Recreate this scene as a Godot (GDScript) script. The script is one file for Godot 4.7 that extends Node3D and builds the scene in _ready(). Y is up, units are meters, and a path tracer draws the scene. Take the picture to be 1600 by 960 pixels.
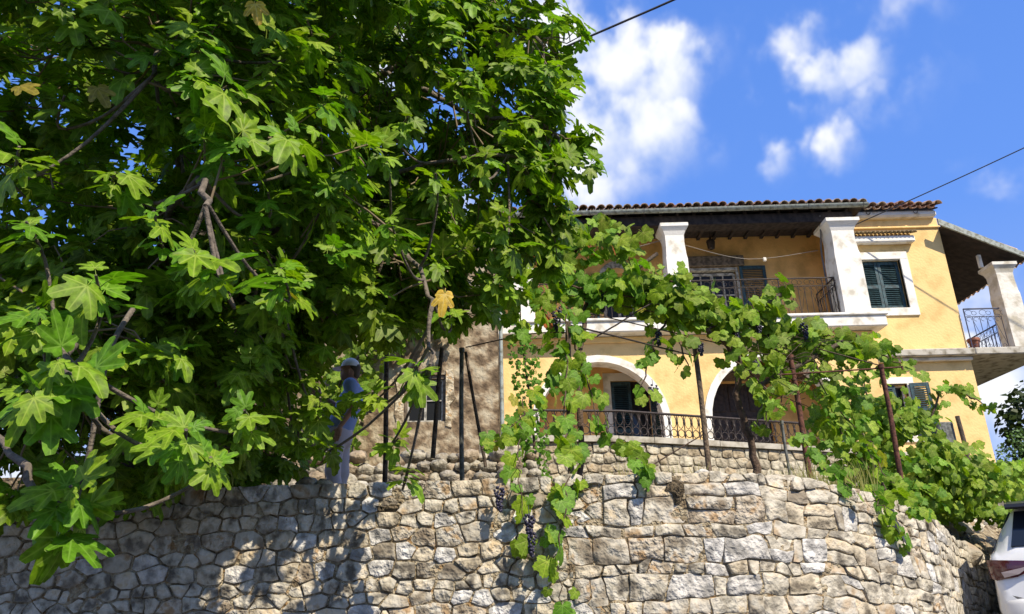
extends Node3D

# ---------------------------------------------------------------- mesh builder
class MB:
	var v := PackedVector3Array()
	var uv := PackedVector2Array()
	var ix := PackedInt32Array()
	func p(a: Vector3, t := Vector2.ZERO) -> int:
		v.append(a); uv.append(t)
		return v.size() - 1
	func tri(a: int, b: int, c: int) -> void:      # counter-clockwise from outside
		ix.append(a); ix.append(c); ix.append(b)
	func quad(a: int, b: int, c: int, d: int) -> void:
		tri(a, b, c); tri(a, c, d)
	func face(a: Vector3, b: Vector3, c: Vector3, d: Vector3) -> void:
		quad(p(a), p(b), p(c), p(d))
	func mesh(smooth := false) -> ArrayMesh:
		var arr := []
		arr.resize(Mesh.ARRAY_MAX)
		arr[Mesh.ARRAY_VERTEX] = v
		arr[Mesh.ARRAY_TEX_UV] = uv
		arr[Mesh.ARRAY_INDEX] = ix
		if smooth:
			var n := PackedVector3Array()
			n.resize(v.size())
			for i in range(0, ix.size(), 3):
				var a := ix[i]; var b := ix[i + 1]; var c := ix[i + 2]
				var f := (v[c] - v[a]).cross(v[b] - v[a])
				n[a] += f; n[b] += f; n[c] += f
			for i in n.size():
				n[i] = n[i].normalized() if n[i].length_squared() > 1e-20 else Vector3.UP
			arr[Mesh.ARRAY_NORMAL] = n
		var m := ArrayMesh.new()
		m.add_surface_from_arrays(Mesh.PRIMITIVE_TRIANGLES, arr)
		return m

# a wall's face laid along a line on the ground: u along it, v up, w out of the face
class Path:
	var pts: PackedVector2Array
	var cum := PackedFloat32Array()
	var nrm := PackedVector2Array()
	var drop := PackedFloat32Array()
	func _init(a: PackedVector2Array, d := PackedFloat32Array()) -> void:
		pts = a
		drop = d
		if drop.is_empty():
			drop.resize(a.size())
		cum.append(0.0)
		var seg := PackedVector2Array()
		for i in a.size() - 1:
			cum.append(cum[i] + a[i].distance_to(a[i + 1]))
			var t := (a[i + 1] - a[i]).normalized()
			seg.append(Vector2(-t.y, t.x))
		for i in a.size():
			nrm.append((seg[maxi(i - 1, 0)] + seg[mini(i, seg.size() - 1)]).normalized())
	func total() -> float: return cum[cum.size() - 1]
	func at(u: float, y: float, w: float) -> Vector3:
		var i := 0
		while i < pts.size() - 2 and u > cum[i + 1]: i += 1
		var t := (u - cum[i]) / (cum[i + 1] - cum[i])
		var q := pts[i].lerp(pts[i + 1], t)
		var tc := clampf(t, 0, 1)
		var n := nrm[i].lerp(nrm[i + 1], tc).normalized()
		return Vector3(q.x + n.x * w, y - lerpf(drop[i], drop[i + 1], tc), q.y + n.y * w)

var M := {}
var names := {}
var rng := RandomNumberGenerator.new()
var noise := FastNoiseLite.new()
const SUN := Vector3(0.4181, 0.7193, 0.5548)
const EYE := Vector3(0, 1.6, 0)

func rf(a: float, b: float) -> float: return rng.randf_range(a, b)
func rv(s := 1.0) -> Vector3: return Vector3(rng.randf_range(-s, s), rng.randf_range(-s, s), rng.randf_range(-s, s))

# ---------------------------------------------------------------- nodes
func put(parent: Node, node: Node3D, called: String) -> void:
	var key := str(parent.get_instance_id()) + called
	var n: int = names.get(key, 0)
	names[key] = n + 1
	node.name = called if n == 0 else "%s_%03d" % [called, n]
	parent.add_child(node, true)

func tag(o: Node, label := "", category := "", group := "", kind := "") -> Node:
	if label: o.set_meta("label", label)
	if category: o.set_meta("category", category)
	if group: o.set_meta("group", group)
	if kind: o.set_meta("kind", kind)
	return o

func thing(called: String, label: String, category: String, at: Vector3, group := "") -> Node3D:
	var o := Node3D.new()
	o.position = at
	put(self, o, called)
	tag(o, label, category, group)
	return o

func origin(n: Node) -> Vector3:
	var o := Vector3.ZERO
	while n != self:
		o += (n as Node3D).position
		n = n.get_parent()
	return o

# a part whose mesh is given in the scene's own coordinates
func part(parent: Node, called: String, mesh: Mesh, mat: Material, kind := "") -> MeshInstance3D:
	var o := MeshInstance3D.new()
	o.mesh = mesh
	o.material_override = mat
	o.position = -origin(parent)
	put(parent, o, called)
	if kind: o.set_meta("kind", kind)
	return o

# a part placed by a transform in the scene's own coordinates
func piece(parent: Node, called: String, mesh: Mesh, mat: Material, xf: Transform3D) -> MeshInstance3D:
	var o := MeshInstance3D.new()
	o.mesh = mesh
	o.material_override = mat
	o.transform = Transform3D(xf.basis, xf.origin - origin(parent))
	put(parent, o, called)
	return o

func many(parent: Node, called: String, mesh: Mesh, mat: Material, xfs: Array, cols: Array = []) -> MultiMeshInstance3D:
	var mm := MultiMesh.new()
	mm.transform_format = MultiMesh.TRANSFORM_3D
	mm.use_colors = not cols.is_empty()
	mm.mesh = mesh
	mm.instance_count = xfs.size()
	for i in xfs.size():
		mm.set_instance_transform(i, xfs[i])
		if not cols.is_empty(): mm.set_instance_color(i, cols[i])
	var o := MultiMeshInstance3D.new()
	o.multimesh = mm
	o.material_override = mat
	o.position = -origin(parent)
	put(parent, o, called)
	o.set_meta("kind", "stuff")
	return o

# ---------------------------------------------------------------- shapes
func box(mb: MB, c: Vector3, s: Vector3, b := Basis(), bev := 0.0) -> void:
	var h := s * 0.5
	bev = minf(bev, minf(h.x, minf(h.y, h.z)) * 0.9)
	if bev <= 0.0:
		var q := []
		for i in 8:
			q.append(c + b * Vector3(h.x if i & 1 else -h.x, h.y if i & 2 else -h.y, h.z if i & 4 else -h.z))
		mb.face(q[4], q[5], q[7], q[6]); mb.face(q[1], q[0], q[2], q[3])
		mb.face(q[5], q[1], q[3], q[7]); mb.face(q[0], q[4], q[6], q[2])
		mb.face(q[6], q[7], q[3], q[2]); mb.face(q[0], q[1], q[5], q[4])
		return
	# chamfered: three points at each corner
	var pt := func(sx: int, sy: int, sz: int, a: int) -> Vector3:
		var g := Vector3(h.x - bev, h.y - bev, h.z - bev)
		g[a] = h[a]
		return c + b * (g * Vector3(sx, sy, sz))
	var add := func(l: Array) -> void:
		var m: Vector3 = Vector3.ZERO
		for e in l: m += e
		m = m / l.size() - c
		var n: Vector3 = (l[1] - l[0]).cross(l[2] - l[0])
		if n.dot(m) < 0: l.reverse()
		if l.size() == 4: mb.face(l[0], l[1], l[2], l[3])
		else: mb.tri(mb.p(l[0]), mb.p(l[1]), mb.p(l[2]))
	for a in 3:
		var e := (a + 1) % 3
		var f := (a + 2) % 3
		for s1 in [-1, 1]:
			var l := []
			for k in [[-1, -1], [1, -1], [1, 1], [-1, 1]]:
				var sg := [0, 0, 0]
				sg[a] = s1; sg[e] = k[0]; sg[f] = k[1]
				l.append(pt.call(sg[0], sg[1], sg[2], a))
			add.call(l)
			for s2 in [-1, 1]:
				var l2 := []
				for k in [[-1, a], [1, a], [1, e], [-1, e]]:
					var sg := [0, 0, 0]
					sg[a] = s1; sg[e] = s2; sg[f] = k[0]
					l2.append(pt.call(sg[0], sg[1], sg[2], k[1]))
				add.call(l2)
	for sx in [-1, 1]:
		for sy in [-1, 1]:
			for sz in [-1, 1]:
				add.call([pt.call(sx, sy, sz, 0), pt.call(sx, sy, sz, 1), pt.call(sx, sy, sz, 2)])

func box2(mb: MB, a: Vector3, b: Vector3, bev := 0.0) -> void:
	box(mb, (a + b) * 0.5, (b - a).abs(), Basis(), bev)

func tube(mb: MB, pts: Array, r0: float, r1 := -1.0, sides := 6, lumpy := 0.0, capped := true) -> void:
	if r1 < 0: r1 = r0
	var n := pts.size()
	var up := Vector3.UP
	var d0: Vector3 = (pts[1] - pts[0]).normalized()
	if absf(d0.y) > 0.9: up = Vector3.RIGHT
	var side := d0.cross(up).normalized()
	var first := mb.v.size()
	var len := 0.0
	for i in n:
		var d: Vector3 = ((pts[mini(i + 1, n - 1)] as Vector3) - (pts[maxi(i - 1, 0)] as Vector3)).normalized()
		side = (side - d * side.dot(d)).normalized()
		var o := d.cross(side)
		var r := lerpf(r0, r1, float(i) / (n - 1))
		if lumpy > 0: r *= 1.0 + lumpy * noise.get_noise_3dv((pts[i] as Vector3) * 9.0)
		if i > 0: len += (pts[i] as Vector3).distance_to(pts[i - 1])
		for k in sides:
			var t := TAU * k / sides
			mb.p((pts[i] as Vector3) + (side * cos(t) + o * sin(t)) * r, Vector2(float(k) / sides, len))
	for i in n - 1:
		for k in sides:
			var a := first + i * sides + k
			var b := first + i * sides + (k + 1) % sides
			mb.quad(a, b, b + sides, a + sides)
	if capped:
		for e in [0, n - 1]:
			var s: int = first + e * sides
			var ring := []
			for k in sides: ring.append(mb.p(mb.v[s + k]))
			for k in range(1, sides - 1):
				if e == 0: mb.tri(ring[0], ring[k + 1], ring[k])
				else: mb.tri(ring[0], ring[k], ring[k + 1])

func curve(pts: Array, steps := 5) -> Array:        # a smooth line through the points
	var out := []
	var n := pts.size()
	for i in n - 1:
		var a: Vector3 = pts[maxi(i - 1, 0)]
		var b: Vector3 = pts[i]
		var c: Vector3 = pts[i + 1]
		var d: Vector3 = pts[mini(i + 2, n - 1)]
		for k in steps:
			out.append(b.cubic_interpolate(c, a, d, float(k) / steps))
	out.append(pts[n - 1])
	return out

func ring(mb: MB, c: Vector3, ax: Vector3, ay: Vector3, rx: float, ry: float, r: float, seg := 12, from := 0.0, to := TAU) -> void:
	var pts := []
	for i in seg + 1:
		var t := lerpf(from, to, float(i) / seg)
		pts.append(c + ax * cos(t) * rx + ay * sin(t) * ry)
	tube(mb, pts, r, -1, 4, 0, false)

func lathe(mb: MB, at: Vector3, prof: Array, sides := 12) -> void:     # prof: Vector2(radius, height)
	var first := mb.v.size()
	for q in prof:
		for k in sides:
			var t := TAU * k / sides
			mb.p(at + Vector3(cos(t) * q.x, q.y, -sin(t) * q.x))
	for i in prof.size() - 1:
		for k in sides:
			var a := first + i * sides + k
			var b := first + i * sides + (k + 1) % sides
			mb.quad(a, b, b + sides, a + sides)

func prism(mb: MB, poly: PackedVector2Array, z0: float, z1: float, xf := Transform3D()) -> void:   # counter-clockwise outline in x, y; z0 < z1
	var ts := Geometry2D.triangulate_polygon(poly)
	var f := []
	var g := []
	for q in poly:
		f.append(mb.p(xf * Vector3(q.x, q.y, z1))); g.append(mb.p(xf * Vector3(q.x, q.y, z0)))
	for i in range(0, ts.size(), 3):
		var a := ts[i]; var b := ts[i + 1]; var c := ts[i + 2]
		if (poly[b] - poly[a]).cross(poly[c] - poly[a]) < 0:
			var s := b; b = c; c = s
		mb.tri(f[a], f[b], f[c]); mb.tri(g[a], g[c], g[b])
	var n := poly.size()
	for i in n:
		var a := poly[i]; var b := poly[(i + 1) % n]
		mb.face(xf * Vector3(a.x, a.y, z0), xf * Vector3(b.x, b.y, z0), xf * Vector3(b.x, b.y, z1), xf * Vector3(a.x, a.y, z1))

# an upright wall x0..x1, y0..y1 between z0 (back) and z1 (front), with openings Rect2(x, y, w, h)
func pierced(mb: MB, x0: float, x1: float, y0: float, y1: float, z0: float, z1: float, holes: Array) -> void:
	var xs := [x0, x1]
	var ys := [y0, y1]
	for h in holes:
		for e in [h.position.x, h.end.x]: if e > x0 and e < x1 and not xs.has(e): xs.append(e)
		for e in [h.position.y, h.end.y]: if e > y0 and e < y1 and not ys.has(e): ys.append(e)
	xs.sort(); ys.sort()
	for i in xs.size() - 1:
		for j in ys.size() - 1:
			var c := Vector2((xs[i] + xs[i + 1]) * 0.5, (ys[j] + ys[j + 1]) * 0.5)
			var inside := false
			for h in holes: if h.has_point(c): inside = true
			if inside: continue
			var a: float = xs[i]; var b: float = xs[i + 1]; var d: float = ys[j]; var e: float = ys[j + 1]
			mb.face(Vector3(a, d, z1), Vector3(b, d, z1), Vector3(b, e, z1), Vector3(a, e, z1))
			mb.face(Vector3(b, d, z0), Vector3(a, d, z0), Vector3(a, e, z0), Vector3(b, e, z0))
	var loops := [[Rect2(x0, y0, x1 - x0, y1 - y0), false]]
	for h in holes: loops.append([h, true])
	for l in loops:
		var r: Rect2 = l[0]
		var q := [Vector2(r.position.x, r.position.y), Vector2(r.end.x, r.position.y), Vector2(r.end.x, r.end.y), Vector2(r.position.x, r.end.y)]
		if l[1]: q.reverse()
		for k in 4:
			var a: Vector2 = q[k]
			var b: Vector2 = q[(k + 1) % 4]
			mb.face(Vector3(a.x, a.y, z0), Vector3(b.x, b.y, z0), Vector3(b.x, b.y, z1), Vector3(a.x, a.y, z1))

func bar(a: Vector3, b: Vector3, r: float, sides := 5) -> ArrayMesh:
	var mb := MB.new()
	tube(mb, [a, b], r, -1, sides)
	return mb.mesh(true)

func block(a: Vector3, b: Vector3, bev := 0.0) -> ArrayMesh:
	var mb := MB.new()
	box2(mb, a, b, bev)
	return mb.mesh()

# ---------------------------------------------------------------- materials
func ntex(sd: int, freq: float, cols: Array, offs: Array, oct := 5, size := 512, kind := FastNoiseLite.TYPE_SIMPLEX_SMOOTH, normal := 0.0) -> NoiseTexture2D:
	var n := FastNoiseLite.new()
	n.seed = sd
	n.noise_type = kind
	n.frequency = freq
	n.fractal_octaves = oct
	var t := NoiseTexture2D.new()
	t.width = size; t.height = size
	t.seamless = true
	t.noise = n
	if normal > 0.0:
		t.as_normal_map = true
		t.bump_strength = normal
	elif cols.size():
		var g := Gradient.new()
		g.colors = PackedColorArray(cols)
		g.offsets = PackedFloat32Array(offs)
		t.color_ramp = g
	return t

func mat(r: float, g: float, b: float, rough := 0.8, tex: Texture2D = null, scale := 1.0, bump: Texture2D = null, depth := 1.0, metal := 0.0) -> StandardMaterial3D:
	var m := StandardMaterial3D.new()
	m.albedo_color = Color(r, g, b).linear_to_srgb()
	m.roughness = rough
	m.metallic = metal
	if tex or bump:
		m.uv1_triplanar = true
		m.uv1_world_triplanar = true
		m.uv1_scale = Vector3.ONE * scale
		m.albedo_texture = tex
		if bump:
			m.heightmap_enabled = true
			m.heightmap_texture = bump
			m.heightmap_scale = depth
	return m

func grey(x: float) -> Color: return Color(x, x, x)

func leaf_texture(base: Color, vein: Color, angs: Array, lens: Array, sd: int, size := 256) -> ImageTexture:
	var im := Image.create(size, size, false, Image.FORMAT_RGB8)
	var fn := FastNoiseLite.new()
	fn.seed = sd; fn.frequency = 3.5; fn.fractal_octaves = 3
	for j in size:
		for i in size:
			var q := Vector2((i + 0.5) / size * 2.4 - 1.2, 1.2 - (j + 0.5) / size * 2.4)     # x across, y towards the tip
			var c := base * (1.0 + 0.28 * fn.get_noise_2d(q.x, q.y))
			var best := 0.0
			for k in angs.size():
				var d := Vector2(sin(angs[k]), cos(angs[k]))
				var s := q.dot(d)
				var w := absf(q.cross(d))
				if s < 0: continue
				var main := clampf(1.25 - w / (0.012 + 0.018 * clampf(1.0 - s / lens[k], 0, 1)), 0, 1) if s < lens[k] else 0.0
				best = maxf(best, main)
				if w < 0.34 * s + 0.06 and s < lens[k] * 1.1:                    # side veins leave the midrib at a slant
					var t = (s - w * 0.9) / (lens[k] * 0.17)
					var f := absf(t - roundf(t))
					if s - w * 0.9 > 0.1: best = maxf(best, 0.42 * clampf(1.0 - f / 0.09, 0, 1))
			if q.y < -0.9: best = 1.0
			im.set_pixel(i, j, c.lerp(vein, best))
	return ImageTexture.create_from_image(im)

func leaf_mat(tex: Texture2D, tint := Color.WHITE, rough := 0.5) -> StandardMaterial3D:
	var m := StandardMaterial3D.new()
	m.albedo_texture = tex
	m.albedo_color = tint
	m.roughness = rough
	m.metallic_specular = 0.4
	m.vertex_color_use_as_albedo = true
	m.backlight_enabled = true
	m.backlight = Color(0.88, 0.95, 0.45)
	m.texture_repeat = false
	return m

func materials() -> void:
	noise.seed = 4; noise.frequency = 1.0; noise.fractal_octaves = 3
	var rough_bump := ntex(3, 0.02, [], [], 6)
	var fine_bump := ntex(5, 0.05, [], [], 4)
	var mottle := ntex(7, 0.008, [grey(0.62), grey(0.85), grey(1.0)], [0.25, 0.5, 0.75], 6)
	var stone_tex := ntex(9, 0.009, [Color(0.46, 0.44, 0.41), Color(0.76, 0.74, 0.69), Color(0.90, 0.89, 0.85), Color(1, 0.98, 0.94), Color(0.96, 0.90, 0.79)], [0.2, 0.36, 0.5, 0.68, 0.85], 7)
	var stone_tex2 := ntex(29, 0.006, [Color(0.60, 0.56, 0.50), Color(0.80, 0.77, 0.71), Color(0.93, 0.92, 0.88), Color(1, 0.99, 0.96), Color(0.84, 0.72, 0.56)], [0.22, 0.40, 0.52, 0.66, 0.84], 8)
	var stains := ntex(12, 0.012, [Color(0.66, 0.64, 0.60), Color(0.88, 0.87, 0.85), Color(1, 1, 1)], [0.15, 0.36, 0.55], 6)
	M.stone = []
	for c in [[0.60, 0.56, 0.46], [0.55, 0.51, 0.42], [0.65, 0.61, 0.51], [0.49, 0.46, 0.39], [0.61, 0.53, 0.38], [0.45, 0.41, 0.33], [0.70, 0.67, 0.58], [0.54, 0.47, 0.36]]:
		var k: int = M.stone.size()
		for e in 3: c[e] = lerpf(c[e], c[1], 0.3) * 1.1
		M.stone.append(mat(c[0], c[1], c[2], 0.92, [stone_tex, stone_tex2, mottle, stone_tex2][k % 4], [1.1, 0.9, 1.4, 1.7][k % 4], rough_bump, 2.6))
		M.stone[k].uv1_offset = Vector3(k * 0.37, k * 0.61, k * 0.23)
	M.pale_stone = []
	for c in [[0.58, 0.54, 0.45], [0.52, 0.48, 0.40], [0.64, 0.61, 0.53], [0.50, 0.43, 0.33]]:
		M.pale_stone.append(mat(c[0], c[1], c[2], 0.92, stone_tex, 1.2, rough_bump, 2.0))
	M.rubble = []
	for c in [[0.42, 0.40, 0.38], [0.36, 0.34, 0.31], [0.50, 0.48, 0.44], [0.44, 0.37, 0.30]]:
		M.rubble.append(mat(c[0], c[1], c[2], 0.95, stone_tex, 1.5, rough_bump, 2.0))
	M.mortar = mat(0.45, 0.39, 0.29, 0.97, stone_tex2, 2.2, rough_bump, 4.0)
	M.pale_mortar = mat(0.46, 0.41, 0.32, 0.97, mottle, 1.5, rough_bump, 2.0)
	M.moss = mat(0.17, 0.13, 0.08, 1.0, mottle, 3.0, rough_bump, 3.0)
	var plaster_soft := ntex(15, 0.006, [Color(0.86, 0.84, 0.8), Color(0.95, 0.94, 0.93), Color(1, 1, 1)], [0.15, 0.42, 0.6], 6)
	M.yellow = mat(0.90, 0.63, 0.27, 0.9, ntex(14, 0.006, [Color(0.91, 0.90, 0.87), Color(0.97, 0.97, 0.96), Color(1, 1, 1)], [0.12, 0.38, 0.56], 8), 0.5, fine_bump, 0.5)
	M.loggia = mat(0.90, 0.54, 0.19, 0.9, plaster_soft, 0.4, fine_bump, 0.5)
	M.white = mat(0.84, 0.82, 0.76, 0.85, ntex(16, 0.008, [Color(0.84, 0.82, 0.78), Color(0.96, 0.95, 0.93), Color(1, 1, 1)], [0.14, 0.33, 0.48], 8), 0.5, fine_bump, 0.3)
	M.old_white = mat(0.78, 0.75, 0.67, 0.9, ntex(18, 0.01, [Color(0.82, 0.80, 0.75), Color(0.93, 0.92, 0.90), Color(1, 1, 1)], [0.2, 0.42, 0.6], 6), 0.4, fine_bump, 0.5)
	M.concrete = mat(0.52, 0.49, 0.42, 0.95, stains, 0.5, fine_bump, 0.3)
	M.old_plaster = mat(0.46, 0.40, 0.32, 0.95, ntex(20, 0.008, [Color(0.50, 0.45, 0.39), Color(0.70, 0.64, 0.56), Color(0.90, 0.87, 0.8), Color(1, 1, 0.95)], [0.2, 0.42, 0.6, 0.8], 7), 0.5, rough_bump, 3.0)
	M.frame_plaster = mat(0.62, 0.55, 0.43, 0.95, stone_tex2, 1.2, rough_bump, 2.0)
	M.shutter = mat(0.030, 0.085, 0.105, 0.55, mottle, 2.0)
	M.dark_door = mat(0.055, 0.035, 0.025, 0.6, mottle, 2.0)
	M.frame_grey = mat(0.50, 0.48, 0.42, 0.7, mottle, 1.5)
	M.frame_brown = mat(0.22, 0.17, 0.12, 0.8, mottle, 1.5)
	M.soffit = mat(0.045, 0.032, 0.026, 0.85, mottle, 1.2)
	M.gutter = mat(0.33, 0.37, 0.34, 0.55, stains, 1.2)
	M.pipe = mat(0.12, 0.12, 0.13, 0.6)
	M.iron = mat(0.045, 0.030, 0.026, 0.6, mottle, 3.0)
	M.blue_iron = mat(0.045, 0.055, 0.11, 0.5)
	M.rust = mat(0.16, 0.065, 0.045, 0.85, ntex(22, 0.02, [Color(0.55, 0.5, 0.5), Color(0.9, 0.85, 0.8), Color(1, 1, 1)], [0.25, 0.5, 0.7]), 1.5, fine_bump, 0.3)
	M.grey_post = mat(0.17, 0.18, 0.17, 0.6, mottle, 2.0)
	M.wood = mat(0.20, 0.145, 0.10, 0.9, mottle, 2.5, rough_bump, 1.0)
	M.dark_wood = mat(0.14, 0.105, 0.08, 0.9, mottle, 2.5, rough_bump, 1.0)
	M.bark = mat(0.19, 0.155, 0.12, 0.9, mottle, 2.5, rough_bump, 1.5)
	M.vine_bark = mat(0.13, 0.085, 0.06, 0.95, mottle, 3.0, rough_bump, 1.2)
	M.twig = mat(0.20, 0.15, 0.09, 0.8)
	M.tiles = []
	for c in [[0.56, 0.35, 0.24], [0.62, 0.44, 0.31], [0.48, 0.29, 0.20], [0.58, 0.47, 0.36], [0.42, 0.31, 0.24]]:
		M.tiles.append(mat(c[0], c[1], c[2], 0.9, stains, 1.5, fine_bump, 0.4))
	M.lichen_tile = mat(0.42, 0.33, 0.20, 0.95, stone_tex, 2.0, rough_bump, 1.0)
	M.glass = mat(0.02, 0.022, 0.025, 0.08)
	M.glass.metallic_specular = 0.25
	M.cable = mat(0.03, 0.03, 0.035, 0.7)
	M.cord = mat(0.35, 0.33, 0.30, 0.8)
	M.terracotta = mat(0.34, 0.13, 0.08, 0.85, mottle, 3.0)
	M.asphalt = mat(0.06, 0.058, 0.055, 0.95, mottle, 0.8, fine_bump, 0.8)
	M.earth = mat(0.24, 0.19, 0.13, 1.0, stone_tex, 0.7, rough_bump, 5.0)
	M.bank = mat(0.46, 0.40, 0.30, 1.0, ntex(24, 0.02, [Color(0.35, 0.3, 0.25), Color(0.8, 0.75, 0.68), Color(1, 1, 0.95)], [0.25, 0.5, 0.7], 7), 1.2, rough_bump, 6.0)
	M.paving = mat(0.42, 0.38, 0.31, 0.95, mottle, 0.6, fine_bump, 0.5)
	M.hill = mat(0.07, 0.09, 0.035, 1.0, mottle, 0.15)
	M.dry_grass = mat(0.25, 0.25, 0.09, 0.9)
	M.dry_grass.backlight_enabled = true
	M.dry_grass.backlight = Color(0.8, 0.8, 0.4)
	var fa := [0.0, 0.66, -0.66, 1.4, -1.4]
	var ft := leaf_texture(Color8(122, 156, 38), Color8(164, 188, 84), fa, [1.0, 0.92, 0.92, 0.7, 0.7], 31)
	M.fig = []
	for c in [Color(1, 1, 1), Color(0.86, 0.97, 0.85), Color(1.0, 1.0, 0.82), Color(0.78, 0.9, 0.8)]:
		M.fig.append(leaf_mat(ft, c))
	M.fig_yellow = leaf_mat(leaf_texture(Color8(220, 182, 70), Color8(236, 208, 124), fa, [1.0, 0.92, 0.92, 0.7, 0.7], 33))
	M.fig_dull = leaf_mat(leaf_texture(Color8(146, 134, 50), Color8(170, 152, 80), fa, [1.0, 0.92, 0.92, 0.7, 0.7], 34))
	var va := [0.0, 0.85, -0.85, 1.75, -1.75]
	var vt := leaf_texture(Color8(130, 160, 50), Color8(182, 198, 104), va, [0.95, 0.85, 0.85, 0.65, 0.65], 35)
	M.vine = []
	for c in [Color(1, 1, 1), Color(0.84, 0.95, 0.9), Color(1.0, 1.0, 0.75), Color(0.75, 0.88, 0.8)]:
		M.vine.append(leaf_mat(vt, c, 0.6))
	M.vine_red = leaf_mat(leaf_texture(Color8(176, 92, 52), Color8(200, 160, 90), va, [0.95, 0.85, 0.85, 0.65, 0.65], 37))
	M.vine_yellow = leaf_mat(leaf_texture(Color8(178, 172, 74), Color8(205, 200, 120), va, [0.95, 0.85, 0.85, 0.65, 0.65], 39))
	M.grape = mat(0.028, 0.026, 0.06, 0.6)
	M.grape.rim_enabled = true; M.grape.rim = 0.4
	M.tree_leaf = mat(0.065, 0.115, 0.02, 0.55)
	M.tree_leaf.vertex_color_use_as_albedo = true
	M.tree_leaf.backlight_enabled = true; M.tree_leaf.backlight = Color(0.8, 0.9, 0.5)
	M.skin = mat(0.42, 0.23, 0.15, 0.6)
	M.shirt = mat(0.26, 0.38, 0.76, 0.9)
	M.trousers = mat(0.56, 0.53, 0.60, 0.9)
	M.cap = mat(0.82, 0.84, 0.87, 0.9)
	M.hair = mat(0.10, 0.08, 0.06, 0.8)
	M.shoe = mat(0.10, 0.09, 0.09, 0.7)
	M.car_white = mat(0.80, 0.81, 0.82, 0.25)
	M.car_white.clearcoat_enabled = true; M.car_white.clearcoat = 1.0; M.car_white.clearcoat_roughness = 0.05
	M.car_black = mat(0.012, 0.012, 0.014, 0.35)
	M.car_glass = mat(0.015, 0.02, 0.028, 0.05)
	M.car_red = mat(0.075, 0.005, 0.012, 0.15)
	M.car_red.clearcoat_enabled = true; M.car_red.clearcoat = 1.0; M.car_red.clearcoat_roughness = 0.03
	M.car_lamp = mat(0.40, 0.33, 0.32, 0.15)
	M.tyre = mat(0.02, 0.02, 0.02, 0.9)
	M.rim = mat(0.45, 0.46, 0.48, 0.3, null, 1.0, null, 1.0, 0.8)
	M.teal = mat(0.10, 0.42, 0.36, 0.7)

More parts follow.
